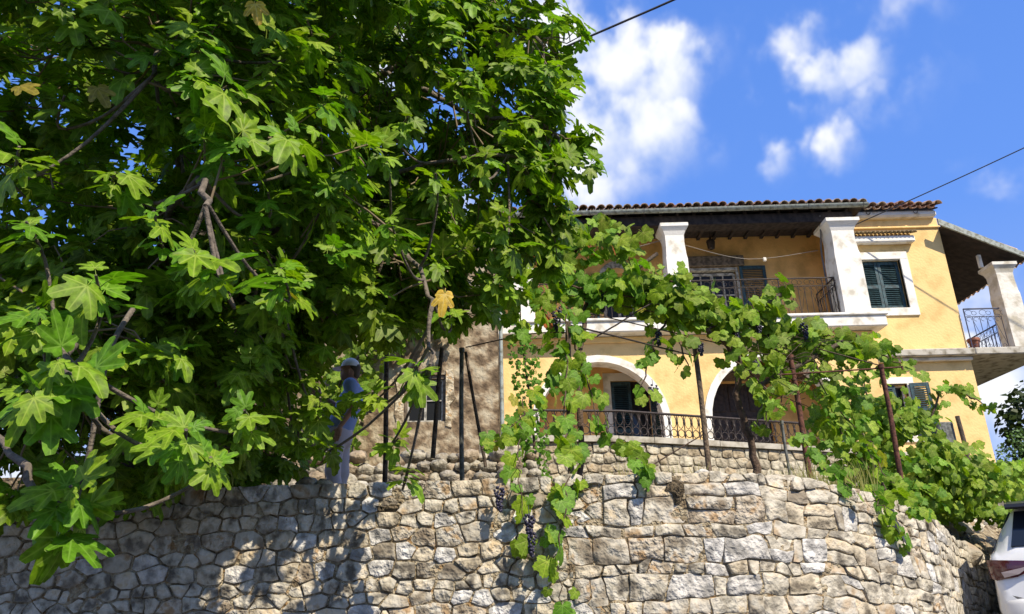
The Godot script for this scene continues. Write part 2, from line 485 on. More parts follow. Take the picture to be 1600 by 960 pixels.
# ---------------------------------------------------------------- sky
func sky() -> void:
	const W := 3072
	const H := 1536
	var f := FastNoiseLite.new()
	f.seed = 41; f.frequency = 0.017; f.fractal_octaves = 6; f.fractal_gain = 0.55
	var n1 := f.get_seamless_image(W, H).get_data()
	f.seed = 57; f.frequency = 0.0024; f.fractal_octaves = 3
	var n2 := f.get_seamless_image(W, H).get_data()
	f.seed = 63; f.frequency = 0.012; f.fractal_octaves = 5
	var n3 := f.get_seamless_image(W, H).get_data()
	# clouds seen over the house: azimuth, height, radius in degrees, weight
	var blobs := [Vector4(9.9, 38.2, 3.5, 1.00), Vector4(13.7, 36.6, 3.2, 1.00), Vector4(11.6, 33.1, 3.9, 1.00), Vector4(7.7, 33.5, 3.9, 1.00), Vector4(7.4, 29.5, 2.8, 0.85), Vector4(15.0, 34.2, 2.1, 0.90), Vector4(15.2, 39.2, 2.1, 0.35), Vector4(5.4, 40.3, 3.0, 0.90), Vector4(-13.5, 39.5, 5.1, 0.90), Vector4(-20.4, 36.5, 4.2, 0.80), Vector4(-9.4, 24.3, 6.9, 0.80), Vector4(25.7, 36.4, 1.6, 0.60), Vector4(26.9, 33.9, 1.7, 0.85), Vector4(28.9, 34.2, 1.7, 0.90), Vector4(23.9, 32.6, 1.0, 0.60), Vector4(31.5, 31.7, 1.7, 0.55), Vector4(29.6, 31.4, 1.2, 0.50), Vector4(21.8, 28.7, 1.0, 0.60), Vector4(24.4, 30.0, 0.9, 0.60), Vector4(27.1, 29.2, 1.1, 0.70), Vector4(28.4, 28.1, 0.9, 0.30), Vector4(34.0, 35.7, 1.8, 0.40), Vector4(29.8, 37.8, 1.6, 0.30), Vector4(16.9, 30.3, 1.3, 0.35), Vector4(37.1, 23.2, 1.2, 0.40), Vector4(32.7, 11.7, 3.2, 1.00), Vector4(32.7, 17.2, 1.8, 0.80), Vector4(35.6, 33.7, 1.8, 0.25)]
	var cover := PackedFloat32Array()
	cover.resize(W * H / 2)
	for b in blobs:
		if b.z < 2.0:
			b.z *= 1.4; b.w *= 0.82
		var cx: int = int(b.x / 360.0 * W)
		var cy: int = int((0.5 - b.y / 180.0) * H)
		var k: float = cos(deg_to_rad(b.y))
		var reach: int = int(b.z * 2.2 / 180.0 * H / k)
		for j in range(maxi(cy - reach, 0), mini(cy + reach, H / 2)):
			for i in range(cx - reach, cx + reach):
				var dx: float = (i - cx) * 360.0 / W * k
				var dy: float = (j - cy) * 180.0 / H
				var q: float = (dx * dx + dy * dy) / (b.z * b.z)
				if q < 4.0:
					var at := j * W + posmod(i, W)
					cover[at] = maxf(cover[at], b.w * exp(-q * 0.8))
	var px := PackedFloat32Array()
	px.resize(W * H * 3)
	var top := Vector3(0.052, 0.150, 0.50)
	var mid := Vector3(0.108, 0.245, 0.66)
	var low := Vector3(0.38, 0.50, 0.74)
	var ground := Vector3(0.16, 0.14, 0.11)
	for j in H:
		var el := (0.5 - (j + 0.5) / H) * 180.0
		var base: Vector3
		if el < 0: base = low.lerp(ground, clampf(-el / 4.0, 0, 1))
		elif el < 24: base = low.lerp(mid, pow(el / 24.0, 0.6))
		else: base = mid.lerp(top, clampf((el - 24.0) / 40.0, 0, 1))
		for i in W:
			var c := base
			if el > 0:
				var at := j * W + i
				var d := fposmod(i * 360.0 / W + 180.0, 360.0) - 180.0
				var own := clampf(maxf(absf(d - 8.0) - 34.0, absf(el - 30.0) - 18.0) / 12.0, 0, 1)   # scattered cloud everywhere else
				var a := n1[at] / 255.0 - 0.5
				var w3 := n3[at] / 255.0 - 0.5
				var field := own * smoothstep(0.50, 0.78, n2[at] / 255.0) * 0.9
				if own < 1.0:
					var ii := posmod(i + int(w3 * 46.0 + a * 10.0), W)
					var jj := clampi(j + int(a * 34.0 - w3 * 12.0), 0, H / 2 - 1)
					field += cover[jj * W + ii]
				if field > 0.02:
					var dens := field * 1.3 + a * 1.15 + w3 * 0.6
					var al := smoothstep(0.12, 1.25, dens) * clampf(field * 2.0, 0, 1)
					var t := clampf(0.62 + a * 1.5 + w3 * 0.9 + (field - 0.5) * 0.5, 0, 1)
					c = base.lerp(Vector3(0.44, 0.52, 0.70).lerp(Vector3(0.75, 0.76, 0.78), t), al * 0.97)
			var o := (j * W + i) * 3
			px[o] = c.x; px[o + 1] = c.y; px[o + 2] = c.z
	var im := Image.create_from_data(W, H, false, Image.FORMAT_RGBF, px.to_byte_array())
	var pm := PanoramaSkyMaterial.new()
	pm.panorama = ImageTexture.create_from_image(im)
	var sk := Sky.new()
	sk.sky_material = pm
	var e := Environment.new()
	e.background_mode = Environment.BG_SKY
	e.sky = sk
	e.tonemap_mode = Environment.TONE_MAPPER_LINEAR
	e.tonemap_exposure = 1.42
	e.sdfgi_enabled = true
	e.ssao_enabled = true
	e.ssil_enabled = true
	var we := WorldEnvironment.new()
	we.name = "world_environment"
	we.environment = e
	add_child(we)

func camera_and_sun() -> void:
	var cam := Camera3D.new()
	cam.name = "camera"
	cam.position = EYE
	cam.fov = 44.27
	cam.near = 0.05
	cam.far = 2000
	cam.basis = Basis(Vector3.RIGHT, deg_to_rad(20.5)) * Basis(Vector3.BACK, deg_to_rad(-1.4))
	add_child(cam)
	cam.current = true
	sky()
	var s := DirectionalLight3D.new()
	s.name = "sun"
	s.light_energy = 1.42
	s.light_color = Color(1.0, 0.95, 0.86)
	s.light_angular_distance = 0.5
	s.shadow_enabled = true
	s.basis = Basis.looking_at(-SUN, Vector3.UP)
	add_child(s)

# ---------------------------------------------------------------- ground
func flat(called: String, poly: PackedVector2Array, y: float, m: Material) -> void:     # poly: x, z
	var mb := MB.new()
	var ts := Geometry2D.triangulate_polygon(poly)
	var id := []
	for q in poly: id.append(mb.p(Vector3(q.x, y, q.y)))
	for i in range(0, ts.size(), 3):
		var a := ts[i]; var b := ts[i + 1]; var c := ts[i + 2]
		if (poly[b] - poly[a]).cross(poly[c] - poly[a]) > 0:
			var s := b; b = c; c = s
		mb.tri(id[a], id[b], id[c])
	tag(part(self, called, mb.mesh(), m), "", "", "", "structure")

func road_height(x: float, z: float) -> float:
	return 0.80 * smoothstep(0.0, 7.0, x + maxf(0, -z - 4.0) * 0.3) + maxf(0, x - 7.0) * 0.03

func ground() -> void:
	var mb := MB.new()          # the road in front, climbing gently to the right and past the wall
	var nx := 40; var nz := 36
	for j in nz + 1:
		for i in nx + 1:
			var x := lerpf(-30, 60, float(i) / nx)
			var z := lerpf(40, -50, float(j) / nz)
			mb.p(Vector3(x, road_height(x, z) - 0.02, z))
	for j in nz:
		for i in nx:
			var a := j * (nx + 1) + i
			mb.quad(a, a + 1, a + nx + 2, a + nx + 1)
	tag(part(self, "road", mb.mesh(true), M.asphalt), "", "", "", "structure")
	flat("ground", PackedVector2Array([Vector2(-900, 900), Vector2(900, 900), Vector2(900, -900), Vector2(-900, -900)]), -0.4, M.hill)
	# the garden behind the front wall, the paved terrace of the house and the hillside the house stands on
	var g := MB.new()
	box2(g, Vector3(-14, 1.9, -13), Vector3(1.2, 2.36, -6.4))
	prism(g, PackedVector2Array([Vector2(1.2, 6.4), Vector2(2.2, 6.8), Vector2(3.2, 7.6), Vector2(4.0, 8.3), Vector2(4.4, 9.4), Vector2(6.2, 13.2), Vector2(5.4, 14.2), Vector2(1.2, 13.0)]), 1.9, 2.33, Transform3D(Basis(Vector3.RIGHT, Vector3(0, 0, -1), Vector3.UP), Vector3.ZERO))
	tag(part(self, "garden_ground", g.mesh(), M.earth), "", "", "", "structure")
	var t := MB.new()
	prism(t, PackedVector2Array([Vector2(-0.6, 12.5), Vector2(1.9, 12.75), Vector2(6.1, 14.45), Vector2(11.2, 16.6), Vector2(11.2, 24), Vector2(-0.6, 24)]), 2.0, 3.87, Transform3D(Basis(Vector3.RIGHT, Vector3(0, 0, -1), Vector3.UP), Vector3.ZERO))
	tag(part(self, "terrace_floor", t.mesh(), M.paving), "", "", "", "structure")
	var h := MB.new()
	box2(h, Vector3(-60, 2.0, -90), Vector3(30, 3.6, -24.02))
	box2(h, Vector3(-60, 2.0, -24.01), Vector3(-0.61, 3.58, -13.01))
	tag(part(self, "hillside", h.mesh(), M.earth), "", "", "", "structure")
	# the earth bank at the right end of the wall
	var b := MB.new()
	var nu := 46; var nv := 26
	for j in nv + 1:
		for i in nu + 1:
			var u := float(i) / nu
			var v := float(j) / nv
			var foot := Vector3(4.2, 1.85, -8.4).lerp(Vector3(9.4, 1.3, -12.9), u)
			var head := Vector3(4.0, 2.4, -9.4).lerp(Vector3(8.6, 3.3, -16.5), u)
			var q := foot.lerp(head, v)
			q.y = lerpf(foot.y, head.y, pow(v, 0.6))
			var n := noise.get_noise_3dv(q * 1.6) * 0.22 + noise.get_noise_3dv(q * 5.0) * 0.09
			b.p(q + Vector3(-0.4, 0.6, 0.7) * n * (1.0 if v < 0.95 else 0.4))
	for j in nv:
		for i in nu:
			var a := j * (nu + 1) + i
			b.quad(a, a + 1, a + nu + 2, a + nu + 1)
	var bank := part(self, "earth_bank", b.mesh(true), M.bank)
	tag(bank, "", "", "", "structure")
	var rocks := [rock(1), rock(2), rock(3)]
	for k in 50:
		var u := pow(rf(0, 1), 1.5) * 0.75
		var v := rf(0.02, 0.95)
		var foot := Vector3(4.2, 1.85, -8.4).lerp(Vector3(9.4, 1.3, -12.9), u)
		var head := Vector3(4.0, 2.4, -9.4).lerp(Vector3(8.6, 3.3, -16.5), u)
		var q := foot.lerp(head, v)
		q.y = lerpf(foot.y, head.y, pow(v, 0.6))
		var s := rf(0.05, 0.17)
		piece(bank, "stone", rocks[k % 3], M.stone[k % 8], Transform3D(Basis.from_euler(rv(0.6)).scaled(Vector3(s * rf(1, 1.8), s, s)), q))

# a rough stone of radius about one
func rock(sd: int, n := 7) -> ArrayMesh:
	var mb := MB.new()
	var fn := FastNoiseLite.new()
	fn.seed = sd; fn.frequency = 0.9; fn.fractal_octaves = 2
	var rows := 5
	var top := mb.p(Vector3.UP * (0.85 + 0.2 * fn.get_noise_3d(0, 5, 0)))
	for j in range(1, rows):
		for i in n:
			var th := PI * j / rows
			var ph := TAU * (i + 0.5 * (j % 2)) / n
			var d := Vector3(sin(th) * cos(ph), cos(th), -sin(th) * sin(ph))
			var box_ := 1.0 / maxf(absf(d.x), maxf(absf(d.y), absf(d.z)))
			mb.p(d * lerpf(1.0, box_, 0.45) * (0.92 + 0.38 * fn.get_noise_3dv(d * 1.3)))
	var bot := mb.p(Vector3.DOWN * 0.85)
	for i in n:
		mb.tri(top, 1 + i, 1 + (i + 1) % n)
		var l := 1 + (rows - 2) * n
		mb.tri(bot, l + (i + 1) % n, l + i)
	for j in rows - 2:
		for i in n:
			var a := 1 + j * n + i
			var b := 1 + j * n + (i + 1) % n
			mb.quad(a, a + n, b + n, b)
	return mb.mesh(true)

# ---------------------------------------------------------------- stone walls
func clip(poly: PackedVector2Array, m: Vector2, n: Vector2) -> PackedVector2Array:      # keeps the side n points away from
	var out := PackedVector2Array()
	var c := poly.size()
	for i in c:
		var a := poly[i]; var b := poly[(i + 1) % c]
		var da := (a - m).dot(n); var db := (b - m).dot(n)
		if da <= 0: out.append(a)
		if (da < 0) != (db < 0) and da != db: out.append(a.lerp(b, da / (da - db)))
	return out

# irregular stones filling a rectangle of the wall's face: power cells round scattered seeds, wider than tall
func rubble_cells(u0: float, u1: float, v0: float, v1: float, rmin: float, rmax: float, flatness: float, coursed := 1e9) -> Array:
	var seeds := []
	var rad := []
	var y := v1                                          # beyond «coursed» the stones lie in beds
	while coursed < u1 and y > v0:
		var h := rf(rmin * 1.15, rmax * 0.95)
		var x := coursed + rf(0.0, 0.25)
		while x < u1:
			var w := h * rf(0.7, 1.9) / flatness
			var two := int(h > rmax * 0.75 and rf(0, 1) < 0.3)
			for k in 1 + two:
				seeds.append(Vector2(x + w * 0.5, y - h * (0.5 if two == 0 else 0.25 + 0.5 * k) + rf(-0.012, 0.012)))
				rad.append(h * (0.5 if two == 0 else 0.25))
			x += w
		y -= h
	var yr := v1
	while coursed > 1e8 and flatness < 0.61 and yr > v0:              # rough beds first, then small stones wherever there is room
		var h := rf(rmin * 1.7, rmax * 1.25)
		var x := u0 + rf(0.0, 0.2)
		while x < u1:
			var w := h * rf(0.75, 2.1)
			seeds.append(Vector2(x + w * 0.5, yr - h * 0.5 + rf(-0.03, 0.03)))
			rad.append(h * rf(0.38, 0.52))
			x += w
		yr -= h
	for k in int((u1 - u0) * (v1 - v0) / (rmin * rmin) * 3.0):
		var q := Vector2(rf(u0, minf(u1, coursed)), rf(v0, v1))
		var r := lerpf(rmin, rmax, pow(rf(0, 1), 1.7))
		var ok := true
		for i in seeds.size():
			var d: Vector2 = seeds[i] - q
			d.x *= flatness
			if d.length() < (r + rad[i]) * 0.92:
				ok = false
				break
		if ok:
			seeds.append(q); rad.append(r)
	var out := []
	for i in seeds.size():
		var p: Vector2 = seeds[i]
		var poly := PackedVector2Array([Vector2(u0, v0), Vector2(u1, v0), Vector2(u1, v1), Vector2(u0, v1)])
		for j in seeds.size():
			if i == j: continue
			var d: Vector2 = seeds[j] - p
			if absf(d.x) > rmax * 8 or absf(d.y) > rmax * 5: continue
			var e := Vector2(d.x * flatness, d.y)
			var l2 := e.length_squared()
			var t = 0.5 + (rad[i] * rad[i] - rad[j] * rad[j]) / (2.0 * l2)
			poly = clip(poly, p + d * clampf(t, 0.1, 0.9), Vector2(e.x * flatness, e.y))
			if poly.size() < 3: break
		if poly.size() < 3: continue
		var mid := Vector2.ZERO
		for q in poly: mid += q
		mid /= poly.size()
		if rad[i] > rmin * 1.5 and rf(0, 1) < 0.55:          # a small stone wedged beside the large one
			var k := rng.randi() % poly.size()
			var n := (poly[k] - mid).rotated(rf(-0.5, 0.5)).normalized()
			var m := mid.lerp(poly[k], rf(0.35, 0.62))
			var a := clip(poly, m, n)
			var b := clip(poly, m, -n)
			if a.size() > 2: out.append(a)
			if b.size() > 2: out.append(b)
		else: out.append(poly)
	return out

# courses of roughly squared stones with wavering beds
func course_cells(u0: float, u1: float, v0: float, v1: float, hmin: float, hmax: float, wmin: float, wmax: float, row: int, h: float, top: bool) -> Array:
	var out := []
	var bed := func(x: float, k: int, yy: float) -> float: return yy + 0.05 * noise.get_noise_2d(x * 1.3, k * 7.3) + 0.014 * noise.get_noise_2d(x * 6.0, k * 3.1)
	var rim := func(x: float, k: int, yy: float) -> float: return yy + 0.03 * noise.get_noise_2d(x * 3.0, 1.7)
	var upper: Callable = rim if top else bed
	var u := u0
	var lean := 0.0
	while u < u1:
		var w := minf(rf(wmin, wmax) * (0.75 if h < 0.1 else 1.0), u1 - u)
		if u1 - u - w < wmin * 0.7: w = u1 - u
		var lean2 := rf(-0.03, 0.03) if u + w < u1 else 0.0
		var cut := 1 + int(w > 0.22 and h > 0.13 and rf(0, 1) < 0.4)      # now and then two thin stones in place of one
		for c in cut:
			var pts := PackedVector2Array()
			var n := maxi(2, int(w / 0.08))
			for side in 2:
				for i in n + 1:
					var t := float(i) / n if side == 0 else 1.0 - float(i) / n
					var e := lean if side == 0 else -lean
					var e2 := lean2 if side == 0 else -lean2
					var x := lerpf(u - e, u + w - e2, t)
					var y0: float = bed.call(x, row, v0)
					var y1: float = upper.call(x, row - 1, v1)
					pts.append(Vector2(x, lerpf(y0, y1, float(c + side) / cut)))
			out.append(pts)
		lean = lean2
		u += w
	return out

func stone_mesh(poly: PackedVector2Array, path: Path, gap: float, bulge: float, depth: float, step: float, rough := 0.012) -> ArrayMesh:
	var c := Vector2.ZERO
	for q in poly: c += q
	c /= poly.size()
	var size := 0.0
	for q in poly: size = maxf(size, q.distance_to(c))
	var edge := PackedVector2Array()
	for i in poly.size():
		var a := poly[i]; var b := poly[(i + 1) % poly.size()]
		var n := clampi(int(a.distance_to(b) / step), 1, 4)
		for k in n: edge.append(a.lerp(b, float(k) / n))
	var n := edge.size()
	# corners are worn: move every point a little towards the middle of its neighbours
	var worn := PackedVector2Array()
	for i in n:
		var q := edge[i].lerp((edge[(i + n - 1) % n] + edge[(i + 1) % n]) * 0.5, 0.16)
		q += Vector2(noise.get_noise_2d(q.x * 14, q.y * 14), noise.get_noise_2d(q.y * 14 + 50, q.x * 14)) * rough * 1.6
		var d := q - c
		q = c + d * maxf(0.3, 1.0 - gap * rf(0.6, 1.6) / maxf(d.length(), 0.02))
		worn.append(q)
	var mb := MB.new()
	var tilt := Vector2(rf(-1, 1), rf(-1, 1)) * (bulge * 0.7 + 0.006) / maxf(size, 0.05)
	var sd := c * 3.7
	for rg in 4:
		for i in n:
			var sc: float = [1.0, 1.0, 0.955, 0.55][rg]
			var q := c + (worn[i] - c) * sc
			var w: float = [-depth, bulge * 0.25, bulge * 0.85, bulge][rg]
			if rg > 0: w += tilt.dot(q - c) + 0.35 * bulge * noise.get_noise_3d(q.x * 9 + sd.x, q.y * 9, rg)
			mb.p(path.at(q.x, q.y, w))
	var mid := mb.p(path.at(c.x, c.y, bulge * rf(0.85, 1.2)))
	for rg in 3:
		for i in n:
			var a := rg * n + i
			var b := rg * n + (i + 1) % n
			mb.quad(a, b, b + n, a + n)
	for i in n: mb.tri(3 * n + i, 3 * n + (i + 1) % n, mid)
	return mb.mesh(true)

func backing(path: Path, u0: float, u1: float, v0: float, v1: float, w0: float, w1: float) -> ArrayMesh:
	var mb := MB.new()
	var nu := int((u1 - u0) / 0.06) + 1
	var nv := int((v1 - v0) / 0.06) + 1
	for j in nv + 1:
		for i in nu + 1:
			var u := lerpf(u0, u1, float(i) / nu)
			var v := lerpf(v0, v1, float(j) / nv)
			mb.p(path.at(u, v, w1 + 0.010 * noise.get_noise_2d(u * 8, v * 8) + 0.016 * noise.get_noise_2d(u * 2.6, v * 2.6 + 40)))
	for j in nv:
		for i in nu:
			var a := j * (nu + 1) + i
			mb.quad(a, a + 1, a + nu + 2, a + nu + 1)
	for i in nu:
		var a := lerpf(u0, u1, float(i) / nu)
		var b := lerpf(u0, u1, float(i + 1) / nu)
		mb.face(path.at(a, v1, w1), path.at(b, v1, w1), path.at(b, v1, w0), path.at(a, v1, w0))
		mb.face(path.at(b, v0, w0), path.at(b, v1, w0), path.at(a, v1, w0), path.at(a, v0, w0))
	mb.face(path.at(u1, v0, w1), path.at(u1, v0, w0), path.at(u1, v1, w0), path.at(u1, v1, w1))
	mb.face(path.at(u0, v0, w0), path.at(u0, v0, w1), path.at(u0, v1, w1), path.at(u0, v1, w0))
	return mb.mesh(true)

func lay(wall: Node, cells: Array, path: Path, mats: Array, gap: float, bul: Vector2, step: float, single: Dictionary) -> void:
	var rest := MB.new()
	for poly in cells:
		var c := Vector2.ZERO
		for q in poly: c += q
		c /= poly.size()
		var size := Vector2.ZERO
		for q in poly: size = size.max(((q as Vector2) - c).abs())
		if minf(size.x, size.y) < 0.018: continue
		var m := stone_mesh(poly, path, gap, rf(bul.x, bul.y), 0.07, step)
		if single.has(poly):
			part(wall, "stone", m, mats[rng.randi() % mats.size()])
		else:
			var a := m.surface_get_arrays(0)
			var first := rest.v.size()
			rest.v.append_array(a[Mesh.ARRAY_VERTEX])
			rest.uv.append_array(a[Mesh.ARRAY_TEX_UV])
			for i in a[Mesh.ARRAY_INDEX]: rest.ix.append(first + i)
	if rest.v.size(): part(wall, "small_stones", rest.mesh(true), mats[0], "stuff")

func front_wall() -> void:
	var path := Path.new(PackedVector2Array([Vector2(-6.2, -6.08), Vector2(-3, -6.02), Vector2(1.2, -6.0), Vector2(1.9, -6.12), Vector2(2.6, -6.5), Vector2(3.4, -7.1), Vector2(3.9, -7.55), Vector2(4.3, -8.05), Vector2(4.85, -8.8), Vector2(5.7, -9.8), Vector2(6.7, -10.9)]), PackedFloat32Array([0.07, 0.03, 0.0, 0.0, 0.03, 0.12, 0.2, 0.27, 0.40, 0.55, 0.68]))
	var w := thing("stone_wall", "long weathered limestone retaining wall running along the bottom, shaded under the fig tree", "wall", Vector3(-1, 0, -6.0))
	part(w, "mortar", backing(path, 0, path.total(), 1.0, 2.40, -0.42, -0.004), M.mortar)
	var see := func(q: Vector3) -> bool: return q.y > 1.25 and q.x > -4.3
	# beds of squared stones to the right, each bed starting where the rough masonry happens to end
	var beds := []
	var y := 2.43
	var squared := []
	while y > 0.55:
		var h := rf(0.075, 0.19)
		if beds.is_empty(): h = 0.09
		var from := 6.75 + rf(-0.28, 0.22)
		beds.append([y - h, y, from])
		squared.append_array(course_cells(from, path.total(), y - h, y, 0.06, h, 0.10, 0.40, beds.size(), h, y > 2.42))
		y -= h
	var rough := []
	for cell in rubble_cells(0.02, 7.1, 0.6, 2.43, 0.05, 0.15, 0.60):
		var c := Vector2.ZERO
		for q in cell: c += q
		c /= cell.size()
		for b in beds:
			if c.y >= b[0] and c.y < b[1]: cell = clip(cell, Vector2(b[2] - 0.004, 0), Vector2.RIGHT)
		if cell.size() > 2: rough.append(cell)
	# the largest stones in view are laid one by one, the small ones and those out of sight as one mass
	var order := []
	for cell in rough + squared:
		var c := Vector2.ZERO
		var area := 0.0
		for k in cell.size():
			c += cell[k]
			area += (cell[k] as Vector2).cross(cell[(k + 1) % cell.size()]) * 0.5
		var q := path.at(c.x / cell.size(), c.y / cell.size(), 0)
		order.append([absf(area) / q.distance_squared_to(EYE) * (1.0 if see.call(q) else 0.0), cell])
	order.sort_custom(func(a, b): return a[0] > b[0])
	var single := {}
	for k in mini(262, order.size()): single[order[k][1]] = true
	lay(w, rough, path, M.stone, 0.0045, Vector2(0.002, 0.022), 0.055, single)
	lay(w, squared, path, [M.stone[0], M.stone[1], M.stone[2], M.stone[6], M.stone[0], M.stone[3], M.stone[2], M.stone[1], M.stone[7], M.stone[4]], 0.004, Vector2(0.002, 0.024), 0.055, single)
	var cap := [rock(21), rock(22), rock(23)]
	for k in 20:                                        # loose stones along the top
		var u := rf(1.8, 9.6)
		var sz := rf(0.035, 0.085)
		piece(w, "stone", cap[k % 3], M.stone[rng.randi() % 8], Transform3D(Basis.from_euler(Vector3(rf(-0.3, 0.3), rf(0, TAU), rf(-0.3, 0.3))).scaled(Vector3(sz * rf(1.0, 1.9), sz * 0.8, sz * 1.2)), path.at(u, 2.41 + sz * 0.3, rf(-0.22, -0.04))))
	# moss and dark growth clinging near the top
	for q in [[7.45, 2.29, 0.10, 0.12], [5.2, 2.22, 0.10, 0.04]]:
		var mb := MB.new()
		for k in 14:
			for i in 10:
				var t := TAU * i / 10
				var r := (k + 0.5) / 14.0
				var d := Vector2(cos(t) * q[2], sin(t) * q[3]) * r * (1 + 0.9 * noise.get_noise_2d(cos(t) * 3 + q[0] * 5, sin(t) * 3))
				mb.p(path.at(q[0] + d.x, q[1] + d.y, 0.012 * (1.0 - r * r * 3.0) + 0.018 + 0.03 * noise.get_noise_2d(d.x * 40, d.y * 40)))
		for k in 13:
			for i in 10: mb.quad(k * 10 + i, (k + 1) * 10 + i, (k + 1) * 10 + (i + 1) % 10, k * 10 + (i + 1) % 10)
		part(w, "moss", mb.mesh(true), M.moss)

func terrace_walls() -> void:
	var path := Path.new(PackedVector2Array([Vector2(-0.25, -12.0), Vector2(0.36, -12.08), Vector2(1.83, -12.3), Vector2(6.07, -14.0), Vector2(8.2, -15.0)]))
	var w := thing("terrace_wall", "pale rubble stone wall with a flat cap under the terrace railing", "wall", Vector3(2, 2.35, -12.5))
	part(w, "mortar", backing(path, 0, path.total(), 2.6, 3.80, -0.45, -0.006), M.pale_mortar)
	var see := func(q: Vector3) -> bool: return q.y > 2.95 and q.x > -0.2
	var cells := rubble_cells(0.0, path.total(), 2.3, 3.80, 0.07, 0.16, 0.60)
	var single := {}
	for cell in cells:
		if see.call(path.at(cell[0].x, cell[0].y, 0)): single[cell] = true
	lay(w, cells, path, M.pale_stone, 0.006, Vector2(0.006, 0.028), 0.10, single)
	for k in 14:                                         # the slabs of the cap
		var u0 := path.total() * k / 14 + 0.006
		var u1 := path.total() * (k + 1) / 14 - 0.006
		var mb := MB.new()
		var a := path.at(u0, 3.80, 0.07); var b := path.at(u1, 3.80, 0.07); var c := path.at(u1, 3.80, -0.46); var d := path.at(u0, 3.80, -0.46)
		var up := Vector3.UP * rf(0.085, 0.1)
		mb.face(a, b, b + up, a + up); mb.face(b, c, c + up, b + up); mb.face(d, a, a + up, d + up); mb.face(c, d, d + up, c + up); mb.face(a + up, b + up, c + up, d + up); mb.face(d, c, b, a)
		part(w, "cap_slab", mb.mesh(), M.concrete)
	# wrought railing on the cap: collared bars with a ring between each pair
	var r := thing("terrace_railing", "low black iron railing with rings between collared bars on the terrace wall", "railing", Vector3(2, 3.9, -12.6))
	var y0 := 3.9
	var y1 := 4.36
	var r0 := MB.new()
	var pts := []
	for i in 25: pts.append(path.at(lerpf(0.3, path.total() - 1.6, i / 24.0), y1, -0.2))
	tube(r0, pts, 0.022, -1, 6)
	part(r, "top_rail", r0.mesh(true), M.iron)
	var u := 0.35
	while u < path.total() - 1.6:
		var q := path.at(u, y0, -0.2)
		var mb := MB.new()
		lathe(mb, q, [Vector2(0.010, 0), Vector2(0.010, 0.08), Vector2(0.023, 0.10), Vector2(0.023, 0.13), Vector2(0.010, 0.15), Vector2(0.010, 0.29), Vector2(0.023, 0.31), Vector2(0.023, 0.34), Vector2(0.010, 0.36), Vector2(0.010, 0.46)], 6)
		part(r, "bar", mb.mesh(true), M.iron)
		var c := path.at(u + 0.075, y0 + 0.14, -0.2)
		var t := (path.at(u + 0.2, y0, -0.2) - q).normalized()
		var rg := MB.new()
		ring(rg, c, t, Vector3.UP, 0.062, 0.066, 0.008, 12)
		part(r, "ring", rg.mesh(true), M.iron)
		var ov := MB.new()
		ring(ov, c + Vector3.UP * 0.20, t, Vector3.UP, 0.060, 0.115, 0.007, 12)
		part(r, "oval", ov.mesh(true), M.iron)
		u += 0.15
	# loose rubble heaped between the garden and the old house
	var rw := thing("rubble_wall", "heap-like dry wall of loose grey rubble before the old house", "wall", Vector3(-1.4, 2.36, -10.2))
	var rocks := [rock(11), rock(12), rock(13), rock(14)]
	for row in 7:
		var x := -3.4
		while x < 0.3:
			var s := rf(0.07, 0.14)
			var top := 3.38 + 0.14 * smoothstep(-1.2, 0.0, x) + 0.05 * sin(x * 4)
			var y := 2.42 + row * 0.155 + rf(-0.03, 0.03)
			x += s * 0.95
			if y < top: piece(rw, "stone", rocks[rng.randi() % 4], M.rubble[rng.randi() % 4], Transform3D(Basis.from_euler(rv(0.7)).scaled(Vector3(s * rf(1.0, 1.5), s * rf(0.75, 1.0), s * 1.2)), Vector3(x, y, -10.2 - row * 0.06 + rf(-0.08, 0.08))))
			x += s * 0.95
	var core := MB.new()
	box2(core, Vector3(-3.5, 2.3, -10.75), Vector3(0.4, 2.95, -10.28), 0.05)
	part(rw, "core", core.mesh(), M.rubble[1])

# ---------------------------------------------------------------- the yellow house
func scroll_rail(h: Node, called: String, a: Vector3, b: Vector3, y0: float, m: Material) -> void:
	var d := b - a
	var len := d.length()
	var t := d / len
	var up := Vector3.UP
	var root: MeshInstance3D = null
	for y in [[1.0, 0.019], [0.80, 0.010], [0.0, 0.012]]:
		var base := MB.new()
		tube(base, [a + up * (y0 + y[0]), b + up * (y0 + y[0])], y[1], -1, 6)
		if root == null: root = part(h, called, base.mesh(true), m)
		else: part(root, "rail", base.mesh(true), m)
	var n := int(len / 0.145)
	for i in n + 1:
		var q := a + t * (len * i / n) + up * y0
		var mb := MB.new()
		var big := i % 7 == 0
		tube(mb, [q, q + up * (1.0 if big else 0.80)], 0.014 if big else 0.008, -1, 5)
		if i < n:
			var w := len / n
			if i % 3 == 1: tube(mb, [q + up * 0.70, q + t * w + up * 0.08], 0.006, -1, 4)
			if i % 3 == 2: tube(mb, [q + up * 0.08, q + t * w + up * 0.70], 0.006, -1, 4)
		part(root, "bar", mb.mesh(true), m)
		if i < n:
			var w := len / n
			var sc := MB.new()
			ring(sc, q + t * w * 0.5 + up * 0.735, t, up, w * 0.36, 0.052, 0.006, 9, -0.4, PI * 1.5)
			ring(sc, q + t * w * 0.5 + up * 0.06, t, up, w * 0.30, 0.045, 0.006, 8)
			if i % 2 == 0:
				ring(sc, q + t * w * 0.6 + up * 0.90, t, up, w * 0.5, 0.07, 0.006, 9, 0.2, PI * 1.7)
				ring(sc, q + t * w * 1.35 + up * 0.89, t, up, w * 0.35, 0.05, 0.006, 8, 1.5, PI * 2.4)
			part(root, "scroll", sc.mesh(true), m)

